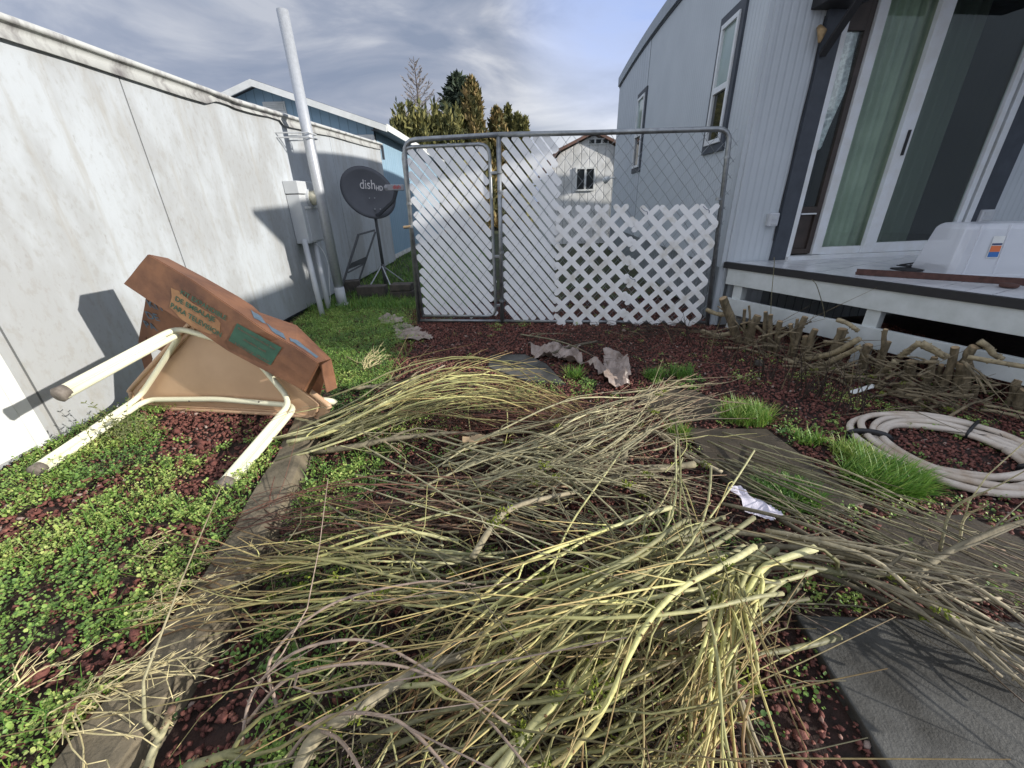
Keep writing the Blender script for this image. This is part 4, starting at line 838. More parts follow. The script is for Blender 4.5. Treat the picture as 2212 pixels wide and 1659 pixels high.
def bare_tree():
    T_ = at(893,122,30); Hh = T_[2]; t = thing('bare_tree', (T_[0], 30, 0), 'leafless grey tree with fine upswept branches against the clouds', 'tree'); tr = MB(); br = MB()
    tr.tube([(T_[0]+.15, 30, -.1), (T_[0]+.08, 30, Hh*.5), (T_[0], 30, Hh)], [.2, .11, .015], 7); R_ = np.linalg.norm(at(893+56,122,30)-T_)
    for i in range(78):
        z = .22+.76*(i/78)**.85; th = i*2.4+random.uniform(-.4, .4); L_ = R_*min(1.15, (1.03-z)*2.3)**.85*random.uniform(.8, 1.12); b = np.array([T_[0]+.12*(1-z), 30, z*Hh]); d = np.array([math.cos(th), math.sin(th)*.9, .0])
        up = .30+.25*z; P_ = [b+d*L_*k+np.array([0, 0, L_*up*k+.25*L_*k*k]) for k in np.linspace(0, 1, 6)]; br.tube(P_, np.linspace(.05*(1.15-z), .012, 6), 4)
        for k in range(15):
            f = random.uniform(.2, 1); q0 = b+d*L_*f+np.array([0, 0, L_*up*f+.25*L_*f*f]); th2 = th+random.choice((-1, 1))*random.uniform(.3, 1.1); l2 = L_*random.uniform(.12, .34)*(1.2-f*.6)
            d2 = np.array([math.cos(th2), math.sin(th2), random.uniform(.2, .9)]); q1 = q0+d2*l2; br.tube([q0, (q0+q1)/2+[0, 0, -.02*l2], q1], [.014, .011, .007], 3)
            for m_ in range(3): q2 = q0+d2*l2*random.uniform(.3, .9); br.tube([q2, q2+np.array([random.uniform(-1, 1), random.uniform(-1, 1), random.uniform(.1, 1)])*l2*.4], [.009, .006], 3, cap=False)
    tr.build('trunk', M['bark'], t, smooth=True); br.build('crown', mat('bare_twigs', (.27,.24,.22), .9), t)
bare_tree()
# ================================================================= GROUND COVER
GP = [[(320,895),(610,883),(665,905),(625,945),(500,950),(460,980),(380,1000),(328,972),(360,940)],
      [(180,1047),(296,1007),(256,1055),(200,1091),(160,1115),(60,1171),(-60,1190),(-60,1150),(80,1100),(152,1067)],
      [(400,1035),(500,971),(560,950),(520,1011),(480,1051),(420,1083),(360,1087)],
      [(288,1163),(360,1131),(445,1155),(470,1175),(300,1180)], [(92,1395),(192,1343),(172,1395),(100,1411)],
      [(-60,1450),(40,1447),(200,1400),(320,1371),(300,1440),(210,1480),(120,1500),(52,1475)], [(250,1270),(330,1240),(310,1300),(250,1320)]]
WP = [[(630,700),(740,655),(850,640),(880,690),(850,760),(830,790),(720,800),(715,900),(690,900),(690,790),(640,720)], [(700,800),(850,760),(820,850),(720,910)]]
def leafprob(xy, D):
    x, y = xy[:, 0], xy[:, 1]; n1 = np.array([nz2d(a, b, 3.2, 1) for a, b in xy]); n2 = np.array([nz2d(a, b, 9, 4) for a, b in xy])
    jit = D+np.stack([n2*26, n1*22], 1); kx = np.array([bedline(b) for b in y]); bed = (x < kx-.17) & (y < 3.3)
    p = np.where(bed, .97, 0.0)
    for q_ in GP: p[inpoly(jit, q_) & bed] = .05
    right = (x > kx+.02) & (D[:, 0] < 1000) & (y < 2.75); p[right] = np.clip(.78+n1[right]*1.5, 0, 1)*np.clip((1050-D[right, 0])/350, .15, 1)
    mid = (x > kx+.02) & (D[:, 0] >= 1000) & (y < 3); p[mid] = np.clip(.06+n1[mid]*.55, 0, .5)
    for q_ in WP: p[inpoly(jit, q_)] = .92
    back = (y > 3) & (p < .5) & (x < 2.6); p[back] = np.clip(-.04+n1[back]*.35+n2[back]*.1, 0, .4)
    for cx, cy, r_ in ((1790,1300,70),(1700,1080,70),(1600,1190,40),(1420,815,25),(1270,830,20),(1690,945,35),(1500,830,25),(1650,1560,40),(1560,1500,40),(1820,1240,40),(2060,1030,16)):
        p[np.hypot(D[:, 0]-cx, (D[:, 1]-cy)*1.6) < r_] = .8
    for q_ in SLABS: p[inpoly(D, q_)] = 0
    return p, n1, bed
SLABS = [[(1719,1327),(1945,1335),(2300,1345),(2700,1640),(2600,1900),(2060,1900),(1925,1659)], [(1484,925),(1655,925),(1770,1010),(1870,1085),(1800,1110),(1610,1075),(1530,1010)], [(1400,838),(1500,842),(1560,870),(1560,905),(1450,905),(1380,868)], [(1059,766),(1135,765),(1180,785),(1222,829),(1140,822),(1054,792)]]
def ground_samples(n, x0=-2.83, x1=4.2, y0=.36, y1=6.6, fall=True):
    xy = np.stack([rng.uniform(x0, x1, n), rng.uniform(y0, y1, n)], 1)
    D = projN(np.column_stack([xy, gz(xy[:, 0], xy[:, 1])])); k = (D[:, 0] > -120) & (D[:, 0] < 2330) & (D[:, 1] < 1800) & (D[:, 1] > 600)
    return xy[k], D[k]
LEAF = np.array([(0,0,0),(.42,.35,.10),(.34,.8,.09),(0,1,.0),(-.34,.8,.09),(-.42,.35,.10)])
def leaves(C_, k, name, smin=.009, smax=.021, h=.05, vb=None):
    n = len(C_)*k; c = np.repeat(C_, k, 0); th = rng.uniform(0, 2*math.pi, n); tilt = rng.uniform(-.1, .9, n); sz = rng.uniform(smin, smax, n)*np.repeat(rng.uniform(.7, 1.3, len(C_)), k)
    rad = rng.uniform(0, .028, n); z = rng.uniform(.004, 1, n)*h*np.repeat(rng.uniform(.3, 1, len(C_)), k)
    base = c+np.stack([np.cos(th)*rad, np.sin(th)*rad, z], 1); f = np.stack([np.cos(th)*np.cos(tilt), np.sin(th)*np.cos(tilt), np.sin(tilt)], 1); s_ = np.stack([-np.sin(th), np.cos(th), 0*th], 1)
    ro = rng.normal(0, .35, n); up = np.cross(s_, -f); s2 = s_*np.cos(ro)[:, None]+up*np.sin(ro)[:, None]; u2 = np.cross(s2, -f)
    V = base[:, None]+sz[:, None, None]*(LEAF[None, :, 0:1]*s2[:, None]+LEAF[None, :, 1:2]*f[:, None]+LEAF[None, :, 2:3]*u2[:, None])
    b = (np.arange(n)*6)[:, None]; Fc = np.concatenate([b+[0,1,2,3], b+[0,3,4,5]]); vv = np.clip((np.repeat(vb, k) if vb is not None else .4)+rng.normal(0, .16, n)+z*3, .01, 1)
    return tag(nmesh(name, V.reshape(-1, 3), Fc, M['leaf'], np.repeat(vv, 6)), kind='stuff')
xy, D = ground_samples(46000); p, n1, bed = leafprob(xy, D); k = rng.uniform(0, 1, len(xy)) < p*.95
C_ = np.column_stack([xy[k], gz(xy[k, 0], xy[k, 1])]); tag(leaves(C_, 15, 'ground_cover', .005, .0145, .05, vb=np.clip(.42+n1[k]*.6+bed[k]*.16, .05, .85)), 'low green chickweed and clover weeds covering the beds', 'weeds')
# lava gravel
ph = (1+5**.5)/2; ICO = np.array([(-1,ph,0),(1,ph,0),(-1,-ph,0),(1,-ph,0),(0,-1,ph),(0,1,ph),(0,-1,-ph),(0,1,-ph),(ph,0,-1),(ph,0,1),(-ph,0,-1),(-ph,0,1)])/1.9
IF = np.array([(0,11,5),(0,5,1),(0,1,7),(0,7,10),(0,10,11),(1,5,9),(5,11,4),(11,10,2),(10,7,6),(7,1,8),(3,9,4),(3,4,2),(3,2,6),(3,6,8),(3,8,9),(4,9,5),(2,4,11),(6,2,10),(8,6,7),(9,8,1)])
def rocks(xy, sz, name, v):
    n = len(xy); V = ICO[None]*(1+rng.normal(0, .25, (n, 12, 1)))+rng.normal(0, .12, (n, 12, 3)); A_ = rng.normal(size=(n, 3, 3)); Q, _ = np.linalg.qr(A_); sc = sz[:, None, None]*rng.uniform(.45, 1.3, (n, 1, 3)); V = np.einsum('nij,nkj->nki', Q, V*sc)
    V[:, :, 2] *= .8; V += np.column_stack([xy, gz(xy[:, 0], xy[:, 1])+sz*rng.uniform(0, .7, n)])[:, None]; Fc = (np.arange(n)*12)[:, None, None]+IF[None]
    return tag(nmesh(name, V.reshape(-1, 3), Fc.reshape(-1, 3), M['rock'], np.repeat(np.clip(v, .01, 1), 12)), kind='stuff')
xy, D = ground_samples(135000); p, n1, bed = leafprob(xy, D); ks = ~np.any([inpoly(D, q_) for q_ in SLABS], axis=0); kx = np.array([bedline(b) for b in xy[:, 1]])
kk = ks & ~((xy[:, 0] > kx-.16) & (xy[:, 0] < kx+.03) & (xy[:, 1] < 2.62)) & (rng.uniform(0, 1, len(xy)) < np.where(p > .5, .35, np.where(xy[:, 1] < 5.2, 1, .25))) & ~((xy[:, 0] > 2.32) & (xy[:, 1] > 4.3))
xy = xy[kk]; big = rng.uniform(0, 1, len(xy)); sz = np.where(bed[kk], .0088, .0076)*rng.uniform(.6, 1.5, len(xy)); sz = np.where(big > .97, sz*rng.uniform(1.3, 2.3, len(sz)), sz)
tag(rocks(xy, sz, 'gravel', np.where(rng.uniform(0, 1, len(xy)) > .988, 1.0, .45+rng.normal(0, .22, len(xy)))), 'dark red lava rock gravel', 'gravel')
# grass
def blades(C_, ln_, name, m, lean=.5, w=.0032, v=None, dirb=None, curl=.5):
    n = len(C_); th = rng.uniform(0, 2*math.pi, n)
    if dirb is not None: th = np.where(rng.uniform(0, 1, n) < .75, dirb+rng.normal(0, .6, n), th)
    l = ln_*rng.uniform(.5, 1.15, n); le = np.abs(rng.normal(lean, .3, n)); d = np.stack([np.cos(th), np.sin(th), 0*th], 1); s_ = np.stack([-np.sin(th), np.cos(th), 0*th], 1)*w; rows = []
    pos = C_.copy(); seg = 4
    for i in range(seg+1):
        rows.append(pos-s_*(1-(i/seg)**1.5)); rows.append(pos+s_*(1-(i/seg)**1.5)); a = le+curl*(i/seg)*1.4; pos = pos+(d*np.sin(a)[:, None]+np.array([0,0,1])*np.cos(a)[:, None])*(l/seg)[:, None]
    V = np.stack(rows, 1); b = (np.arange(n)*10)[:, None]; Fc = np.concatenate([b+[2*i, 2*i+1, 2*i+3, 2*i+2] for i in range(4)]); V[:, :, 2] = np.maximum(V[:, :, 2], .004)
    vv = np.repeat(np.clip((.45 if v is None else v)+rng.normal(0, .26, n), .01, 1), 10); return nmesh(name, V.reshape(-1, 3), Fc, m, vv)
def tuft(px, py, rpx, n, l, lab, v=.5, lean=.45, dirb=None, cat='grass tuft'):
    c = g(px, py, 0); rx = np.linalg.norm(g(px+rpx, py)-c); a = rng.uniform(0, 2*math.pi, n); r_ = np.sqrt(rng.uniform(0, 1, n))*rx; C_ = np.column_stack([c[0]+r_*np.cos(a), c[1]+r_*np.sin(a)*.8, np.zeros(n)+.004]); C_[:, 2] += gz(C_[:, 0], C_[:, 1])
    C_[:, :3] -= [c[0], c[1], 0]; o = blades(C_, l, 'grass_tuft', M['grass'], lean, v=v, dirb=dirb); o.location = (c[0], c[1], 0); return tag(o, lab, cat, 'grass tufts in the gravel')
tuft(1610,905,52,700,.14,'bright green grass tuft on the gravel right of the brush pile',.72)
tuft(1900,1040,78,1900,.14,'largest long green grass clump, left of the coiled hose',.5,.55,-.6)
tuft(1840,985,42,420,.11,'yellowing grass clump touching the left side of the coiled hose',.85)
tuft(1240,815,18,160,.12,'small grass tuft beside the crumpled plastic on the slab',.5); tuft(1412,815,22,200,.11,'left of the two small grass tufts right of the crumpled plastic',.45); tuft(1472,812,26,240,.12,'right of the two small grass tufts right of the crumpled plastic',.42)
tuft(1700,1075,65,800,.12,'dark grass patch under the thin branches beside the white paper scrap',.3,.7); tuft(1465,945,20,200,.12,'grass tuft among the right tips of the brush pile',.7); tuft(1745,955,30,180,.09,'small sparse grass tuft left of the yellowing clump',.6)
xy, D = ground_samples(20000, -2.8, -.4, .36, 6.3); p, n1, bed = leafprob(xy, D); k = (p > .6) & (n1 > -.12); tag(tag(blades(np.column_stack([xy[k], gz(xy[k, 0], xy[k, 1])]), .085, 'grass', M['grass'], .5, .002), kind='stuff'), 'fine grass blades growing through the weeds', 'grass')
k = (D[:, 0] > 600) & (D[:, 0] < 900) & (D[:, 1] < 830) & (xy[:, 1] > 2.9) & (xy[:, 0] < -1.0); tag(tag(blades(np.column_stack([xy[k], gz(xy[k, 0], xy[k, 1])]), .10, 'grass', M['grass'], .7, .002, v=.7), kind='stuff'), 'pale grass and weeds along the foot of the white building', 'grass')
n = 9000; xy = np.stack([rng.uniform(-2.95, -.6, n), 5.6+7*rng.uniform(0, 1, n)**1.5], 1); tag(tag(blades(np.column_stack([xy, np.zeros(n)]), .13, 'grass', M['grass'], .5, .005, v=.35), kind='stuff'), 'green lawn grass behind the fence', 'grass')
# ================================================================= BRUSH
def wig(P, amp, n=16, s=2.2):
    o = random.uniform(0, 50); Q = smooth_path(P, n); t = np.linspace(0, 1, n); w = np.array([[mn.noise(Vector((k*s, o, 0))), mn.noise(Vector((k*s, o, 9))), mn.noise(Vector((k*s, o, 19)))*.6] for k in t]); return Q+w*amp*(.3+t[:, None])
def branch(P, r0, r1, m, name='cut_branch', twigs=4, tl=.14, n=16, amp=.03, moss=0, sides=6, loc=None, buds=11):
    pl0 = np.linalg.norm(np.asarray(P[-1], float)-np.asarray(P[0], float)); amp = min(amp, .11*pl0); Q = wig(P, amp, n) if amp else smooth_path(P, n); Q[:, 2] = np.maximum(Q[:, 2], gz(Q[:, 0], Q[:, 1])+r0*.8)
    rad = r0+(r1-r0)*np.linspace(0, 1, n)**.8; rad = rad*(1+np.array([random.uniform(-.07, .07) for _ in range(n)])); o = Q[0].copy(); mb = MB(); mb.tube(Q-o, rad, sides, attr=True)
    for k in range(twigs):
        i = random.randint(2, n-3); d = Q[i+1]-Q[i]; d /= np.linalg.norm(d); s_ = np.cross(d, np.array([random.gauss(0, 1), random.gauss(0, 1), random.gauss(0, 1)])); s_ /= np.linalg.norm(s_); s_[2] = abs(s_[2])*.6; l = tl*random.uniform(.3, 1.1); fk = k % 3 == 0
        if fk: l *= 3.2; s_ = s_*.5
        p1 = Q[i]+(d*.8+s_*.5)*l*.5; p2 = Q[i]+(d*1.7+s_*.75)*l; mb.tube(smooth_path([Q[i]-o, p1+np.array([random.gauss(0, .1), random.gauss(0, .1), abs(random.gauss(0, .06))])*l-o, p2+np.array([random.gauss(0, .25), random.gauss(0, .25), random.gauss(0, .1)])*l-o], 5), np.linspace(rad[i]*(.75 if fk else .5), .0012, 5), 4, cap=False, attr=.35+.55*np.repeat(np.linspace(0, 1, 5), 4))
    for k in range(buds):
        i = random.randint(1, n-2); d = Q[i+1]-Q[i]; d /= np.linalg.norm(d); s_ = np.cross(d, np.array([random.gauss(0, 1) for _ in range(3)])); s_ /= np.linalg.norm(s_); f = random.random(); q0 = Q[i]+(Q[i+1]-Q[i])*f
        mb.tube([q0-o, q0+s_*(rad[i]+.006)+d*.005-o], [rad[i]*.6, rad[i]*.2], 4, attr=.95)
    b = mb.build(name, m, smooth=True); b.location = o
    if moss:
        for k in range(moss):
            ms = MB()
            i = random.randint(1, n-2); c = Q[i]-o
            for j in range(26): v_ = np.array([random.gauss(0, 1) for _ in range(3)]); v_ /= np.linalg.norm(v_); v_[2] = abs(v_[2]); a = c+v_*rad[i]*.8+np.array([random.gauss(0, .012), random.gauss(0, .012), 0]); ms.tube([a, a+v_*.010], [.0045, .001], 3)
            mo = ms.build('moss', M['moss']); mo.parent = b
    return b
cnt = [0]
def bundle(A, B, n, r0, r1, m, lab, grp, zA=.1, zM=.22, zB=.08, amp=.17, jit=.075, twigs=4, tl=.13, zj=.10, cut=.14, rev=.0, **k):
    def wp(gd):
        K = len(gd)-1; return [g(x, y, zA+(zM-zA)*min(1, 2*i/K) if i*2 <= K else zM+(zB-zM)*(2*i/K-1)) for i, (x, y) in enumerate(gd)]
    a, b = wp(A), wp(B)
    if len(a) != len(b): a = list(smooth_path(a, 6)); b = list(smooth_path(b, 6))
    for i in range(n):
        u = min(1, max(0, (i+.5)/n+random.gauss(0, .08))); j0 = np.array([random.gauss(0, jit), random.gauss(0, jit), 0]); j1 = np.array([random.gauss(0, jit), random.gauss(0, jit), 0]); dz = random.uniform(-zj, zj*.5); ar = random.uniform(-.04, .12); an_ = random.gauss(0, .13)
        P_ = [p*(1-u)+q*u+j0*(1-t)+j1*t+[0, 0, dz+ar*math.sin(math.pi*t)] for p, q, t in zip(a, b, np.linspace(0, 1, len(a)))]; mc = sum(P_)/len(P_); P_ = [mc+np.array([(p-mc)[0]*math.cos(an_)-(p-mc)[1]*math.sin(an_), (p-mc)[0]*math.sin(an_)+(p-mc)[1]*math.cos(an_), (p-mc)[2]]) for p in P_]; P_ = smooth_path(P_, 12); s0 = int(random.uniform(0, cut)*12); s1 = 12-int(random.uniform(0, cut)*12); P_ = P_[s0:max(s1, s0+5)]
        s_ = random.uniform(.6, 1.3); k['moss'] = 2 if (i % 5 == 0 and r0 > .006) else 0; o = branch(P_, r0*s_, r1, m, twigs=twigs, tl=tl, amp=amp, **k); tag(o, lab, 'branch', grp); cnt[0] += 1
Yb, Tb, Rb, Gb = M['bY'], M['bT'], M['bR'], M['bG']
bundle([(615,950),(760,905),(850,850),(960,808),(1080,812),(1180,865),(1290,920)], [(700,930),(800,912),(900,890),(1000,885),(1120,895),(1230,925),(1340,950)], 38, .0060, .0026, Yb, 'yellow-green branch arching across the far edge of the brush pile', 'branches arching at the far edge of the pile', .08, .26, .06, zj=.09, cut=.15)
bundle([(1330,930),(1200,890),(1100,870),(950,860)], [(1340,970),(1200,960),(1050,950),(930,930)], 20, .004, .0018, Rb, 'thin red-brown twig lying under the arched far branches', 'red twigs at the far edge of the pile', .06, .14, .08)
bundle([(980,1010),(1130,960),(1270,905),(1380,865),(1540,828)], [(1040,1080),(1200,1030),(1380,960),(1460,910),(1560,880)], 26, .0064, .0027, Tb, 'pale tan branch fanning to the right tips of the pile', 'branches fanning to the right', .1, .2, .05, cut=.15, twigs=5)
bundle([(1200,1060),(1000,1065),(800,1080),(600,1105),(500,1125)], [(1200,1150),(1000,1150),(800,1160),(600,1175),(470,1195)], 22, .0045, .0017, Rb, 'dark red-brown twig pointing left from the middle of the pile', 'red-brown twigs pointing left', .12, .13, .05, twigs=3)
bundle([(1100,1180),(930,1185),(760,1200),(560,1225),(330,1185)], [(1100,1270),(930,1275),(780,1290),(600,1300),(400,1330)], 24, .0062, .0026, Yb, 'long yellow switch with reddish tip reaching left over the kerb', 'yellow switches reaching left', .2, .2, .10, zj=.06, twigs=3, cut=.2)
bundle([(1540,1140),(1350,1180),(1150,1270),(950,1390),(780,1520)], [(1640,1220),(1500,1340),(1320,1450),(1180,1570),(1020,1700)], 36, .0086, .0032, Yb, 'yellow-green branch running diagonally through the near middle of the pile', 'diagonal branches in the near middle', .22, .26, .12, zj=.14, twigs=5, cut=.16)
bundle([(1640,1200),(1590,1280),(1540,1400),(1480,1520),(1330,1720)], [(1720,1200),(1650,1250),(1610,1370),(1580,1480),(1560,1720)], 10, .0085, .0033, Yb, 'thick yellow-green branch curving down to the bottom edge of the pile', 'curving branches at the lower right of the pile', .2, .28, .2, zj=.05, jit=.03, twigs=5)
bundle([(1510,985),(1650,1080),(1850,1190),(2050,1290),(2290,1400)], [(1580,960),(1760,1040),(1960,1120),(2300,1220)], 22, .005, .0024, Tb, 'straight thin tan branch in the shaded bundle on the right', 'shaded straight branches on the right', .06, .10, .12, zj=.06, twigs=2, amp=.03)
bundle([(1640,1215),(1800,1260),(1950,1340),(2100,1440),(2300,1600)], [(1600,1100),(1800,1180),(2000,1260),(2300,1320)], 13, .012, .005, Gb, 'thick grey-green branch in the shaded bundle on the right', 'thick branches on the right', .12, .14, .14, zj=.04, twigs=5, moss=1)
bundle([(900,1010),(1100,945),(1300,1000),(1520,1045)], [(950,1065),(1150,1070),(1350,1100),(1580,1135)], 18, .0062, .002, Tb, 'tan branch lying sideways in the middle of the pile', 'sideways branches in the middle', .1, .2, .1, twigs=6)
bundle([(760,1659),(1000,1560),(1250,1480),(1540,1300)], [(1100,1720),(1250,1680),(1450,1600),(1600,1480)], 20, .008, .003, Yb, 'olive branch at the bottom edge of the pile', 'branches at the bottom edge', .12, .2, .16, zj=.12, twigs=5)
bundle([(1250,1090),(1350,1250),(1400,1420),(1360,1600)], [(1560,960),(1400,1200),(1200,1350),(900,1650)], 16, .0048, .0018, Yb, 'loose branch lying crosswise on top of the pile', 'loose crosswise branches', .2, .30, .2, jit=.16, zj=.06)
bundle([(760,1000),(1000,1150),(1250,1300),(1500,1450)], [(900,930),(1150,1010),(1400,1100),(1600,1330)], 14, .0045, .0018, Tb, 'slim branch crossing the pile from upper left to lower right', 'slanting crosswise branches', .15, .26, .15, jit=.14, zj=.06)
loops = [[(520,1640),(545,1500),(640,1410),(780,1385),(900,1430),(1020,1510),(1160,1680)], [(535,1560),(610,1470),(700,1440),(830,1440),(960,1480),(1100,1560)], [(620,1640),(680,1560),(760,1540),(860,1560),(950,1650),(1000,1720)], [(640,1560),(720,1590),(780,1660),(800,1740)], [(600,1540),(590,1420),(720,1300),(900,1255),(1020,1260)]]
for q_ in loops: tag(branch([g(x, y, z) for (x, y), z in zip(q_, np.concatenate([[.10,.2,.28],[.30]*9])[:len(q_)])], .0052, .003, mat('mauve_bark', (.40,.30,.23), .6, var=.35, scale=40) if 'mb' not in M else M['mb'], amp=.015, twigs=2, n=26), 'arching mauve-brown branch looping over the near left of the pile', 'branch', 'looping branches at the near left')
def one(pts, r0, r1, m, lab, zs=None, moss=0, cat='branch', name='cut_branch', **k):
    zs = zs if zs is not None else [.12]*len(pts); return tag(branch([g(x, y, z) for (x, y), z in zip(pts, zs)], r0, r1, m, name, moss=moss, **k), lab, cat)
one([(680,976),(770,965),(850,948),(1000,935),(1090,950)], .021, .010, Gb, 'knobbly cut branch resting left of the pile, its butt over the weeds', [.05,.08,.1,.12,.1], 1, amp=.02)
one([(762,840),(830,832),(885,822),(960,790)], .018, .007, Gb, 'pale cut branch, its butt beside the box flap at the pile far left', [.05,.06,.08,.1], amp=.01)
one([(620,955),(720,930),(850,870),(1000,860)], .013, .005, Yb, 'long smooth branch whose butt rests on the kerb end', [.12,.16,.22,.2]); one([(640,905),(700,922),(790,940),(860,975)], .012, .005, Tb, 'tan branch leading from under the table corner into the pile', [.08,.09,.1,.1])
one([(1020,1205),(1070,1130),(1130,1085),(1240,1065)], .0125, .009, Gb, 'light thick branch standing diagonal in the centre of the pile', [.28,.3,.28,.2], 3, amp=.01, twigs=1); one([(1500,1003),(1400,1018),(1300,1040),(1200,1080)], .017, .012, Gb, 'thick mossy log end pointing right in the pile', [.14,.14,.14,.12], 3, amp=.01)
one([(1352,962),(1345,1000),(1330,1030)], .016, .014, Gb, 'short upright cut stub near the centre right of the pile', [.2,.14,.08], amp=.005, twigs=0); one([(1395,925),(1440,945),(1480,985),(1560,1020)], .015, .010, Gb, 'short grey log lying beside the right tips of the pile', [.08]*4, 1, amp=.01)
one([(1530,1360),(1400,1365),(1290,1372),(1180,1395)], .024, .02, Gb, 'fattest horizontal log in the near middle of the pile', [.2,.2,.2,.16], 3, amp=.01, twigs=1); one([(1760,1185),(1690,1210),(1640,1235),(1590,1330),(1520,1480),(1480,1659)], .014, .008, Yb, 'forked yellow-green limb with its cut end up beside the slab', [.26,.26,.26,.26,.22,.14], 1, amp=.01)
one([(1960,1237),(1840,1240),(1740,1225),(1640,1215),(1540,1240),(1400,1330)], .015, .007, Yb, 'smooth limb crossing left from the shaded bundle', [.14,.18,.22,.26,.24,.2], 1, amp=.01); one([(640,1680),(680,1600),(760,1540),(900,1440),(1000,1420)], .022, .012, Gb, 'thick mossy butt at the bottom left of the pile', [.12,.15,.2,.22,.22], 4, amp=.02)
one([(1060,1690),(1180,1540),(1300,1440),(1430,1350)], .014, .009, Yb, 'thick pale branch rising from the bottom centre of the pile', [.2,.24,.26,.26], 3, amp=.01); one([(310,1690),(330,1620),(360,1560),(370,1530)], .013, .009, Tb, 'bleached stick standing at the bottom left beside the kerb', [.05,.06,.1,.16], amp=.008, twigs=1)
one([(400,1659),(520,1620),(560,1600)], .012, .01, Yb, 'short yellow stub at the bottom left of the pile', [.08,.12,.14], amp=.01); one([(1580,1480),(1610,1560),(1620,1680)], .010, .006, Gb, 'crooked bare stick at the right of the pile, leaning toward the slab', [.2,.14,.06], amp=.02)
one([(2030,1190),(2050,1110),(2090,1075),(2130,1060)], .006, .003, Tb, 'thin upright hooked twig in front of the hose', [.1,.25,.35,.4], amp=.01, twigs=1); one([(2070,1180),(2085,1120),(2130,1090)], .005, .003, Tb, 'second thin hooked twig, nearer the right edge', [.1,.22,.32], amp=.01, twigs=1)
one([(1960,1250),(2050,1190),(2150,1150),(2260,1110)], .013, .009, Gb, 'brown limb entering from the right edge below the hose', [.15,.2,.25,.3], amp=.01)
one([(1190,765),(1240,748),(1290,738)], .015, .014, Gb, 'short log lying by the crumpled plastic', [.03,.04,.05], amp=.004, twigs=0); one([(1125,722),(1200,735),(1290,770)], .009, .005, Tb, 'thin stick leaning toward the crumpled plastic', [.03,.06,.08])
one([(1320,850),(1420,842),(1560,828)], .008, .003, Tb, 'thin straight twig beyond the right tips of the pile', [.04,.05,.04], twigs=5); one([(1300,1290),(1640,1300),(1960,1340),(2212,1530)], .004, .002, Tb, 'long lone whip lying across the near slab', [.1,.06,.05,.06]) 
# fine litter inside and under the pile
lit = MB(); hull = [(700,900),(960,800),(1150,810),(1340,910),(1540,830),(1520,960),(1560,1060),(1650,1220),(1560,1480),(1500,1700),(640,1700),(780,1500),(900,1400),(560,1300),(560,1120),(900,1060),(820,980)]
pts = []
while len(pts) < 1400:
    x, y = random.uniform(560, 1650), random.uniform(800, 1700)
    if inpoly(np.array([[x, y]]), hull)[0]: pts.append(g(x, y, random.uniform(.01, .13)))
for p in pts:
    th = random.gauss(.25, .8); l = random.uniform(.08, .32); d = np.array([math.cos(th), math.sin(th), random.gauss(0, .12)])*l; m1 = np.array([random.gauss(0, .02), random.gauss(0, .02), .012]); a, b, c = p-d/2, p+m1, p+d/2
    a[2] = max(a[2], .005); c[2] = max(c[2], .005); lit.tube([a, b, c], [.0022, .0018, .001], 3, cap=False, attr=random.random())
tag(tag(lit.build('twig_litter', M['litter']), kind='stuff'), 'fine dry twig litter tangled under the cut branches', 'twigs')
for mt_, nm_, cnt_, lab_ in ((M['bY'], 'twig_tangle', 120, 'tangle of thin yellow-green twigs woven through the brush pile'), (M['bT'], 'twig_tangle', 100, 'tangle of thin tan twigs woven through the brush pile')):
    tg_ = MB(); k = 0
    while k < cnt_:
        x, y = random.uniform(600, 1640), random.uniform(810, 1690)
        if not inpoly(np.array([[x, y]]), hull)[0]: continue
        k += 1; p = g(x, y, random.uniform(.03, .24)); fl_ = .15 if y < 1150 else .55; th = random.gauss(fl_, .7); l = random.uniform(.3, .8); cv = random.gauss(0, 1.5); P_ = [p-[.5*l*math.cos(th), .5*l*math.sin(th), random.uniform(0, .05)]]
        for j in range(7): th += cv/7+random.gauss(0, .12); P_.append(P_[-1]+np.array([math.cos(th), math.sin(th), random.gauss(0, .16)])*l/7); P_[-1][2] = max(P_[-1][2], .01)
        v0 = random.uniform(0, .5); tg_.tube(P_, np.linspace(random.uniform(.0022, .0042), .0012, 8), 4, cap=False, attr=v0+np.repeat(np.linspace(0, .5, 8), 4))
        if k % 2: q_ = P_[4]; th2 = th+random.choice((-.6, .6)); tg_.tube([q_, q_+np.array([math.cos(th2), math.sin(th2), .2])*l*.25, q_+np.array([math.cos(th2), math.sin(th2)*.8, .3])*l*.45], [.0018, .0014, .0009], 3, cap=False, attr=.8)
    tag(tag(tg_.build(nm_, mt_, smooth=True), kind='stuff'), lab_, 'twigs')
lit = MB()
for i in range(420):
    x, y = random.choice(((random.gauss(1300, 90), random.gauss(740, 22)), (random.uniform(1480, 2212), 0), (random.gauss(1420, 60), random.gauss(712, 8))))
    if y == 0: y = 735+(x-1500)*.22+random.gauss(0, 32)
    p = g(x, y, random.uniform(.01, .05)); th = random.uniform(0, 6.3); l = random.uniform(.05, .38); d = np.array([math.cos(th), math.sin(th), random.gauss(0, .10)])*l; a, c = p-d/2, p+d/2; a[2] = max(a[2], .006); c[2] = max(c[2], .006)
    lit.tube([a, p+[random.gauss(0,.02), random.gauss(0,.02), .02], c], [.003, .0025, .0014], 3, cap=False, attr=random.random())
tag(tag(lit.build('twig_litter', M['litter']), kind='stuff'), 'scattered dry twigs on the gravel below the deck and fence', 'twigs')
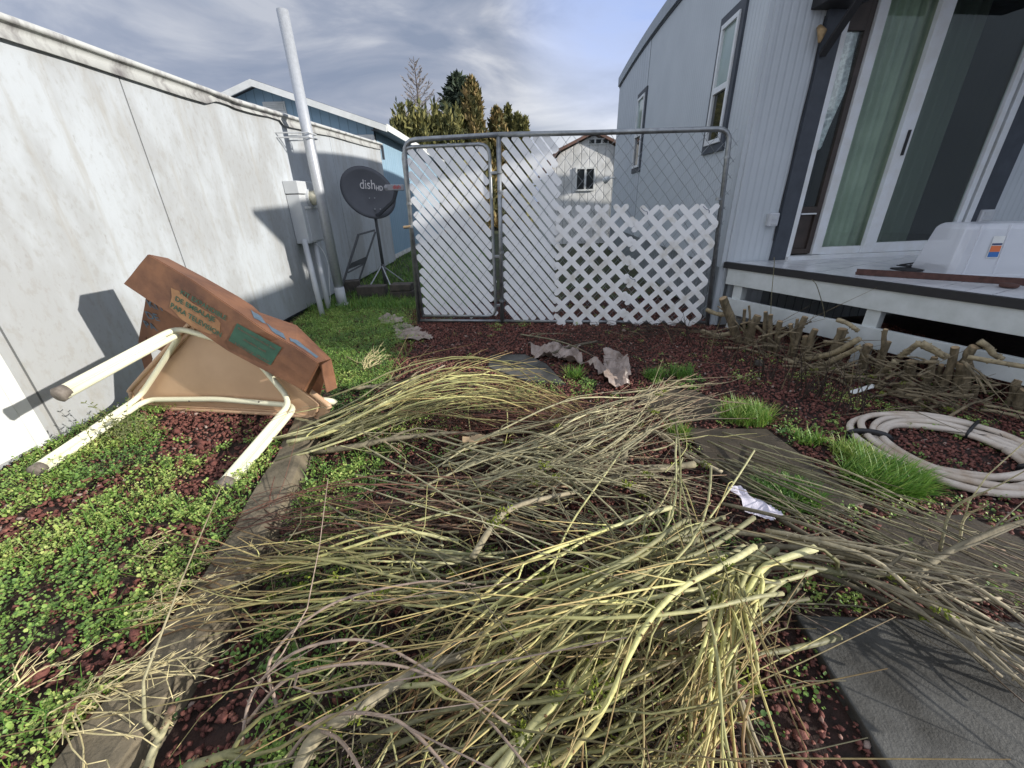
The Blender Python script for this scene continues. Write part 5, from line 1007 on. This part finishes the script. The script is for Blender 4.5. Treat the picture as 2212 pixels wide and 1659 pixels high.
# ================================================================= STUMPS AND LOGS BELOW THE DECK
M['stumplog'] = mat('log_bark', (.34,.28,.17), .8, col2=(.15,.12,.07), scale=30, bump=.004, bscale=70, lo=.34, hi=.55)
def Z4(x, y): return ((1700+.1808*x)*.8848, (650+.1808*y)*.8848)
def Z5(x, y): return ((2100+.2110*x)*.8848, (700+.2110*y)*.8848)
def Yh(px): return float(np.interp(px, [1500,1560,1700,1850,2000,2212,2400], [4.2,3.95,3.45,3.0,2.65,2.32,2.1]))
def stump(b, t_, rpx, zf, lab):
    sc = .1808*.8848 if zf is Z4 else .2110*.8848; pb, pt = zf(*b), zf(*t_); Y_ = Yh(pb[0]); B3, T3 = at(*pb, Y_), at(*pt, Y_-.02); r = rpx*sc*Y_*1.08/864; B3 = B3.copy(); B3[2] = min(B3[2], 0)-.03 if abs(B3[2]) < .25 else B3[2]-.12
    P_ = wig([B3, B3*.5+T3*.5+np.array([random.uniform(-.01, .01), 0, 0]), T3], .015, 9); rd = r*np.linspace(1.12, .95, 9)*(1+np.array([random.uniform(-.06, .06) for _ in range(9)])); mb = MB().tube(P_-B3, rd, 12, attr=True); mb.v = [tuple(np.array(v)+r*.22*np.array([nz2d(v[0]+B3[0], v[2], 30, 1), nz2d(v[1], v[2]+B3[0], 30, 5), 0])) for v in mb.v]
    o = mb.build('cut_stump', M['stump'], smooth=False); o.location = B3; e = P_[-1]-P_[-2]; e /= np.linalg.norm(e); c = MB().tube([P_[-1]-B3-e*.001, P_[-1]-B3+e*.003], rd[-1]*.9, 10).build('cut_face', M['cut']); c.parent = o
    for k in range(2):
        i = random.randint(3, 7); a = P_[i]-B3; th = random.uniform(0, 6.3); kn = MB().tube([a, a+np.array([math.cos(th), math.sin(th), .4])*r*1.35], [r*.4, r*.25], 6).build('knot', M['stump']); kn.parent = o
    return tag(o, lab, 'stump', 'cut hedge stumps below the deck')
SL_ = [(Z4,(600,1010),(365,430),50,'tallest leaning stump with split top beside the lattice'),(Z4,(655,1060),(648,590),20,'thin pole stump just right of the tallest leaning stump'),(Z4,(690,1040),(722,540),13,'thinnest stick stump beside the thin pole stump'),(Z4,(735,930),(815,665),50,'stout round-topped stump leaning right near the deck corner'),
 (Z4,(920,1130),(948,620),26,'slim straight stump standing alone in front'),(Z4,(1060,930),(1010,655),30,'stump behind the slim straight one'),(Z4,(1110,1050),(1135,745),34,'short mossy stump right of the slim straight one'),(Z4,(1360,1200),(1280,780),27,'crooked forked stump in the middle of the left group'),(Z4,(1380,960),(1462,690),36,'clean round stump rising above the crooked one'),
 (Z4,(1340,870),(1378,712),20,'small dark-ended stump beside the clean round one'),(Z4,(1470,1200),(1475,950),40,'low thick stump in front of the mossy round one'),(Z4,(1560,990),(1600,850),40,'mossy round stump leaning right over the low thick one'),(Z4,(1880,1110),(1985,850),56,'wide brown stump behind the long crossed logs'),
 (Z5,(80,850),(90,670),46,'stump under the upper end of the long logs'),(Z5,(250,900),(320,640),38,'stump below the deck post'),(Z5,(330,640),(295,490),24,'thin stump touching the deck post'),(Z5,(540,1080),(590,870),52,'broad pale stump below the angled log'),(Z5,(720,1260),(775,1050),38,'low stump in front of the broad pale one'),(Z5,(860,900),(870,820),34,'short square-cut stump in the middle'),
 (Z5,(1085,920),(1105,700),38,'upright stump where the logs cross at right'),(Z5,(1230,1060),(1220,880),72,'widest stump in the dark right group'),(Z5,(1290,1400),(1350,1150),30,'chipped stump low in the dark right group'),(Z5,(1690,1420),(1860,1080),46,'tall leaning stump near the right edge'),(Z5,(1830,1450),(1890,1200),50,'stump at the extreme right edge'),(Z5,(1260,760),(1320,690),46,'stump end showing against the deck rail'),(Z5,(900,1120),(940,900),26,'dark upright stump behind the shoots')]
for zf, b, t_, r, lab in SL_: stump(b, t_, r, zf, lab)
def log(pts, rpx, zf, lab, dy=-.04, moss=0, **k):
    sc = .1808*.8848 if zf is Z4 else .2110*.8848; Q = [zf(*p) for p in pts]; Y0 = Yh(Q[0][0]); r = rpx*sc*Y0/864; P_ = [at(*q_, Yh(q_[0])+dy) for q_ in Q]
    for p in P_: p[2] = max(p[2], r)
    return tag(branch(P_, r, r*.85, M['stumplog'], 'cut_log', twigs=0, n=12, amp=.012, sides=9, moss=moss, **k), lab, 'log')
log([(40,1080),(260,990),(480,905)], 36, Z4, 'mossy log lying at the foot of the lattice'); log([(140,585),(290,650),(470,670)], 30, Z4, 'side limb crossing the tallest leaning stump toward the lattice')
log([(1370,1420),(1800,1190),(2212,980)], 42, Z4, 'upper of the two long pale crossed logs below the deck', -.14); log([(1650,1380),(1950,1220),(2212,1090)], 36, Z4, 'lower of the two long pale crossed logs below the deck', -.18)
log([(1340,1320),(1190,1340),(1160,1420),(1290,1500)], 27, Z4, 'bent hook-shaped log end on the gravel', -.2); log([(1300,1270),(1560,1275)], 16, Z4, 'short stick beside the hook-shaped log', -.1); log([(570,1260),(870,1165)], 14, Z4, 'small stick pointing left in front of the slim stump', -.2)
log([(1900,720),(2050,780),(2212,880)], 32, Z4, 'splintered log resting on the deck rail', .0); log([(150,1110),(300,960),(430,860)], 38, Z5, 'lower half of the zigzag of pale logs', -.1); log([(450,810),(580,730),(700,650)], 36, Z5, 'middle log of the zigzag below the deck', -.06)
log([(700,650),(860,740),(990,805)], 46, Z5, 'thick log tied with green twine at the top of the zigzag', -.05); log([(1240,810),(1560,870),(1896,930),(2000,950)], 31, Z5, 'long log running to the right edge under the deck rail', -.06); log([(1380,630),(1520,740),(1640,840)], 38, Z5, 'thick log leaning against the dark gap under the deck', -.0)
log([(160,1205),(350,1290),(550,1390)], 24, Z5, 'straight log lying behind the coiled hose', -.22); log([(1430,1370),(1700,1420),(1950,1470)], 17, Z5, 'thin split board-like stick at the right edge', -.15); log([(1390,1420),(1700,1465),(1950,1530)], 21, Z5, 'log below the thin stick at the right edge', -.18)
for i in range(78):
    x = random.uniform(1570, 2260); x = x if i % 3 else random.uniform(1850, 2300); Y_ = Yh(x)+random.uniform(-.10, .14); b = at(x, 500, Y_); b = np.array([b[0], Y_, random.uniform(.02, .30 if i % 2 else .12)]); l = random.uniform(.10, .38); th = random.choice((.1, -.5, -1.1, 2.6))+random.gauss(0, .4); d = np.array([math.cos(th), math.sin(th), random.gauss(.05, .35)])*l
    P_ = [b-d/2, b+np.array([random.gauss(0, .015), 0, random.gauss(0, .015)]), b+d/2]
    for p in P_: p[2] = max(p[2], .015)
    tag(branch(P_, random.uniform(.006, .016), .005, M['stump'], 'hedge_offcut', twigs=2, n=9, amp=.01, tl=.09, moss=1 if i % 6 == 0 else 0), 'short brown offcut jammed among the hedge stumps below the deck', 'branch', 'offcuts among the hedge stumps')
sh_ = MB()
for i in range(80):
    x = random.uniform(1560, 2230); Y_ = Yh(x)+random.uniform(-.12, .1); b = at(x, 0, Y_); b = np.array([b[0], Y_, 0]); l = random.uniform(.12, .42); th = random.uniform(0, 6.3); k = random.uniform(.1, .7); P_ = [b, b+np.array([math.cos(th)*k*.4, math.sin(th)*k*.3, .5])*l, b+np.array([math.cos(th)*k, math.sin(th)*k*.6, .95])*l]
    sh_.tube(smooth_path(P_, 6), np.linspace(.0045, .0012, 6), 4, cap=False, attr=random.random())
tag(tag(sh_.build('hedge_shoots', M['litter']), kind='stuff'), 'thin bare shoots sprouting between the hedge stumps', 'twigs')
for pts in ([(1500,170),(1560,183)], ): pass
for q_, lab in (([(1000,1150),(1010,500),(1050,0),(1050,-120)],'thin vine hanging from the deck edge, left of the other'),([(1590,1020),(1700,880),(1730,650),(1680,430),(1620,250),(1560,180)],'thin vine curling up to the deck edge, right of the other')):
    P_ = [at(*Z4(*p), 3.45 if q_[0][0] == 1590 else 3.72) for p in q_]; o = MB().tube(smooth_path(P_, 16)-P_[0], .0032, 5).build('vine', M['bT'], smooth=True); o.location = P_[0]; tag(o, lab, 'vine')
o = MB().tube([g(*Z4(840,1350),0)+[0,0,z] for z in (0,.02,.045,.06)], [.03,.042,.036,.014], 9).build('round_stone', M['block']); tag(o, 'round tan stone on the gravel in front of the stumps', 'stone')
# ================================================================= HOSE COIL
hl, ht, hb = g(1868,915), g(2010,890), g(2130,1085); cx_, cy_ = 2.44, 1.86; P_ = []
hc = thing('coiled_hose', (cx_, cy_, 0), 'dirty white hose lying in a wide oval coil on the gravel', 'hose')
turns = [(.44,.42),(.405,.385),(.37,.345),(.335,.31),(.30,.265)]
for k, (rx, ry) in enumerate(turns):
    for i in range(48):
        a = 2*math.pi*i/48; f = i/48; nx_ = turns[min(k+1, 4)]; P_.append((cx_+.02*math.sin(a*2+k)+(rx*(1-f)+nx_[0]*f)*math.cos(a), cy_+.012*math.sin(a*3+k*2)+(ry*(1-f)+nx_[1]*f)*math.sin(a), .022+.012*(k % 2)+.012*abs(math.sin(a*1.5+k))))
MB().tube(P_, .0185, 10).build('hose', M['hose'], hc, smooth=True)
for a in (2.75, .55, -.9): c = np.array([cx_+.37*math.cos(a), cy_+.345*math.sin(a), .035]); d = np.array([math.cos(a), math.sin(a), 0]); tg = np.array([-d[1], d[0], 0]); MB().tube([c+d*.098*math.cos(t)+np.array([0,0,.034*math.sin(t)]) for t in np.linspace(0, 6.28, 18)], .009, 6, squash=2.2).build('tape', M['tape'], hc, smooth=True)
# ================================================================= SCRAPS
def sheet(poly, lab, name, m, cat, h=.05, n=22, z0=.01, th=.0015, seed=0):
    W_ = [g(x, y, 0) for x, y in poly]; W_ = np.array(W_)[:, :2]; lo, hi = W_.min(0), W_.max(0); V = []; id_ = {}; c = (lo+hi)/2
    for i in range(n+1):
        for j in range(n+1):
            p = lo+(hi-lo)*[i/n, j/n]; q_ = p+.012*np.array([nz2d(p[0], p[1], 14, seed), nz2d(p[1], p[0], 14, seed)])
            if inpoly(p[None], W_)[0]: id_[i, j] = len(V); r = abs(nz2d(p[0], p[1], 7, seed+3))*h*1.2+abs(nz2d(p[0], p[1], 19, seed+5))*h*.4; V.append((q_[0]-c[0], q_[1]-c[1], z0+r))
    Fc = [(id_[i, j], id_[i+1, j], id_[i+1, j+1], id_[i, j+1]) for i in range(n) for j in range(n) if all(k in id_ for k in ((i, j), (i+1, j), (i+1, j+1), (i, j+1)))]
    me = bpy.data.meshes.new(name); me.from_pydata(V, [], Fc); o = link(name, me, m, smooth=False); o.location = (c[0], c[1], 0); s_ = o.modifiers.new('s', 'SOLIDIFY'); s_.thickness = th; return tag(o, lab, cat)
sheet([(845,705),(880,700),(905,712),(945,735),(880,742),(855,735)], 'flat tan plastic sheet lying in front of the gate', 'plastic_sheet', M['sheet'], 'plastic', .04, 24)
sheet([(815,690),(840,682),(875,690),(870,703),(820,703)], 'small crumpled plastic scrap in the grass near the gate', 'plastic_sheet', M['sheet'], 'plastic', .05, 18, seed=3)
sheet([(1135,758),(1200,750),(1250,752),(1260,785),(1300,800),(1300,768),(1350,772),(1365,810),(1362,838),(1320,845),(1270,800),(1200,785),(1150,778)], 'large crumpled dirty plastic sheet on the slab beyond the pile', 'plastic_sheet', M['sheet'], 'plastic', .11, 40, seed=7)
sheet([(1555,1105),(1585,1100),(1612,1125),(1680,1160),(1655,1185),(1600,1165),(1575,1130)], 'pale crumpled paper scrap under the branches right of the pile', 'paper_scrap', M['paper'], 'paper', .04, 22, .13, seed=5)
a, b = g(1828,853,.05), g(1892,840,.05); MB_ = MB().bar(a*0+[-.10,-.03,.01], [.12,.04,.03], .04, .004).tube([(.085,.028,.018),(.09,.03,.025)], .016, 10); o = MB_.build('plastic_strip', M['white']); o.location = (a+b)/2; tag(o, 'thin white plastic plant label lying on the gravel behind the hose', 'strip')
sheet([(1000,1020),(1040,1012),(1075,1020),(1050,1032),(1005,1030)], 'curled piece of pale bark caught in the middle of the pile', 'bark_piece', M['cut'], 'bark', .02, 10, .22, .004)
# ================================================================= DRY STALKS AND TALL WEED
def stalks(pts, lab, n=7, l=.22, ang=.2):
    c = g(*pts, .09); mb = MB()
    for i in range(n):
        th = ang+random.gauss(0, .35); d = np.array([math.cos(th), math.sin(th), random.uniform(0, .35)]); P_ = [np.array([random.gauss(0, .02), random.gauss(0, .02), -.02])]; r = .0028
        for k in range(6): dd_ = d+np.array([random.gauss(0, .45), random.gauss(0, .35), random.gauss(0, .25)]); P_.append(P_[-1]+dd_*l/6*random.uniform(.6, 1.3)); P_[-1][2] = max(P_[-1][2], -.0)
        mb.tube(P_, np.linspace(r, r*.45, len(P_)), 5)
        for k in range(5): i_ = random.randint(2, 6); q_ = P_[i_]; mb.tube([q_, q_+(d+np.array([random.gauss(0, .5), random.gauss(0, .5), random.gauss(0, .3)]))*.04], [r*.6, r*.3], 4)
    o = mb.build('dry_weed', M['straw'], smooth=True); o.location = c; return tag(o, lab, 'dry weed', 'dry straw-coloured weeds along the kerb')
stalks((330,1215),'dry straw-coloured weed lying over the kerb, farthest of the set',9,.22,.1) if False else None
stalks((350,1270),'pale dead weed stalks leaning on the kerb, farthest away',9,.24,-.1); stalks((270,1330),'dead weed stalks in the weeds left of the kerb middle',7,.2,.1); stalks((180,1480),'large pale dead weed spreading toward the kerb',13,.34,.15); stalks((110,1560),'pale dead weed nearest the bottom, left of the kerb',10,.3,-.05); stalks((20,1500),'tan dead stalks at the left edge of the picture',6,.16,1.2)
stalks((300,1190),'wisps of straw beside the table foot',5,.1,.2); stalks((790,790),'straw-coloured dead grass between the box flap and the slab',14,.2,1.4)
tw = MB(); lv = []
c = g(275,950,.07)
for i in range(16):
    th = random.uniform(0, 6.3); k = random.uniform(.1, .6); l = random.uniform(.10, .26); P_ = smooth_path([np.zeros(3), np.array([math.cos(th)*k*.4, math.sin(th)*k*.4, .55])*l, np.array([math.cos(th)*k, math.sin(th)*k, .95])*l], 7); P_ = P_+np.array([random.gauss(0, .07), random.gauss(0, .05), 0]); tw.tube(P_, np.linspace(.002, .001, 7), 4)
    for j in range(14): q_ = P_[random.randint(2, 6)]; v_ = np.array([random.gauss(0, 1), random.gauss(0, 1), random.uniform(0, 1)]); v_ /= np.linalg.norm(v_); tw.tube([q_, q_+v_*random.uniform(.012, .03)], [.0024, .0035 if j % 3 else .0012], 4, attr=.8)
o = tw.build('tall_weed', mat('seedy_weed', (.17,.19,.07), .7, var=.4, scale=30)); o.location = c; tag(o, 'tall seedy weed growing around the lower left table leg', 'weed')
print('branches', cnt[0])
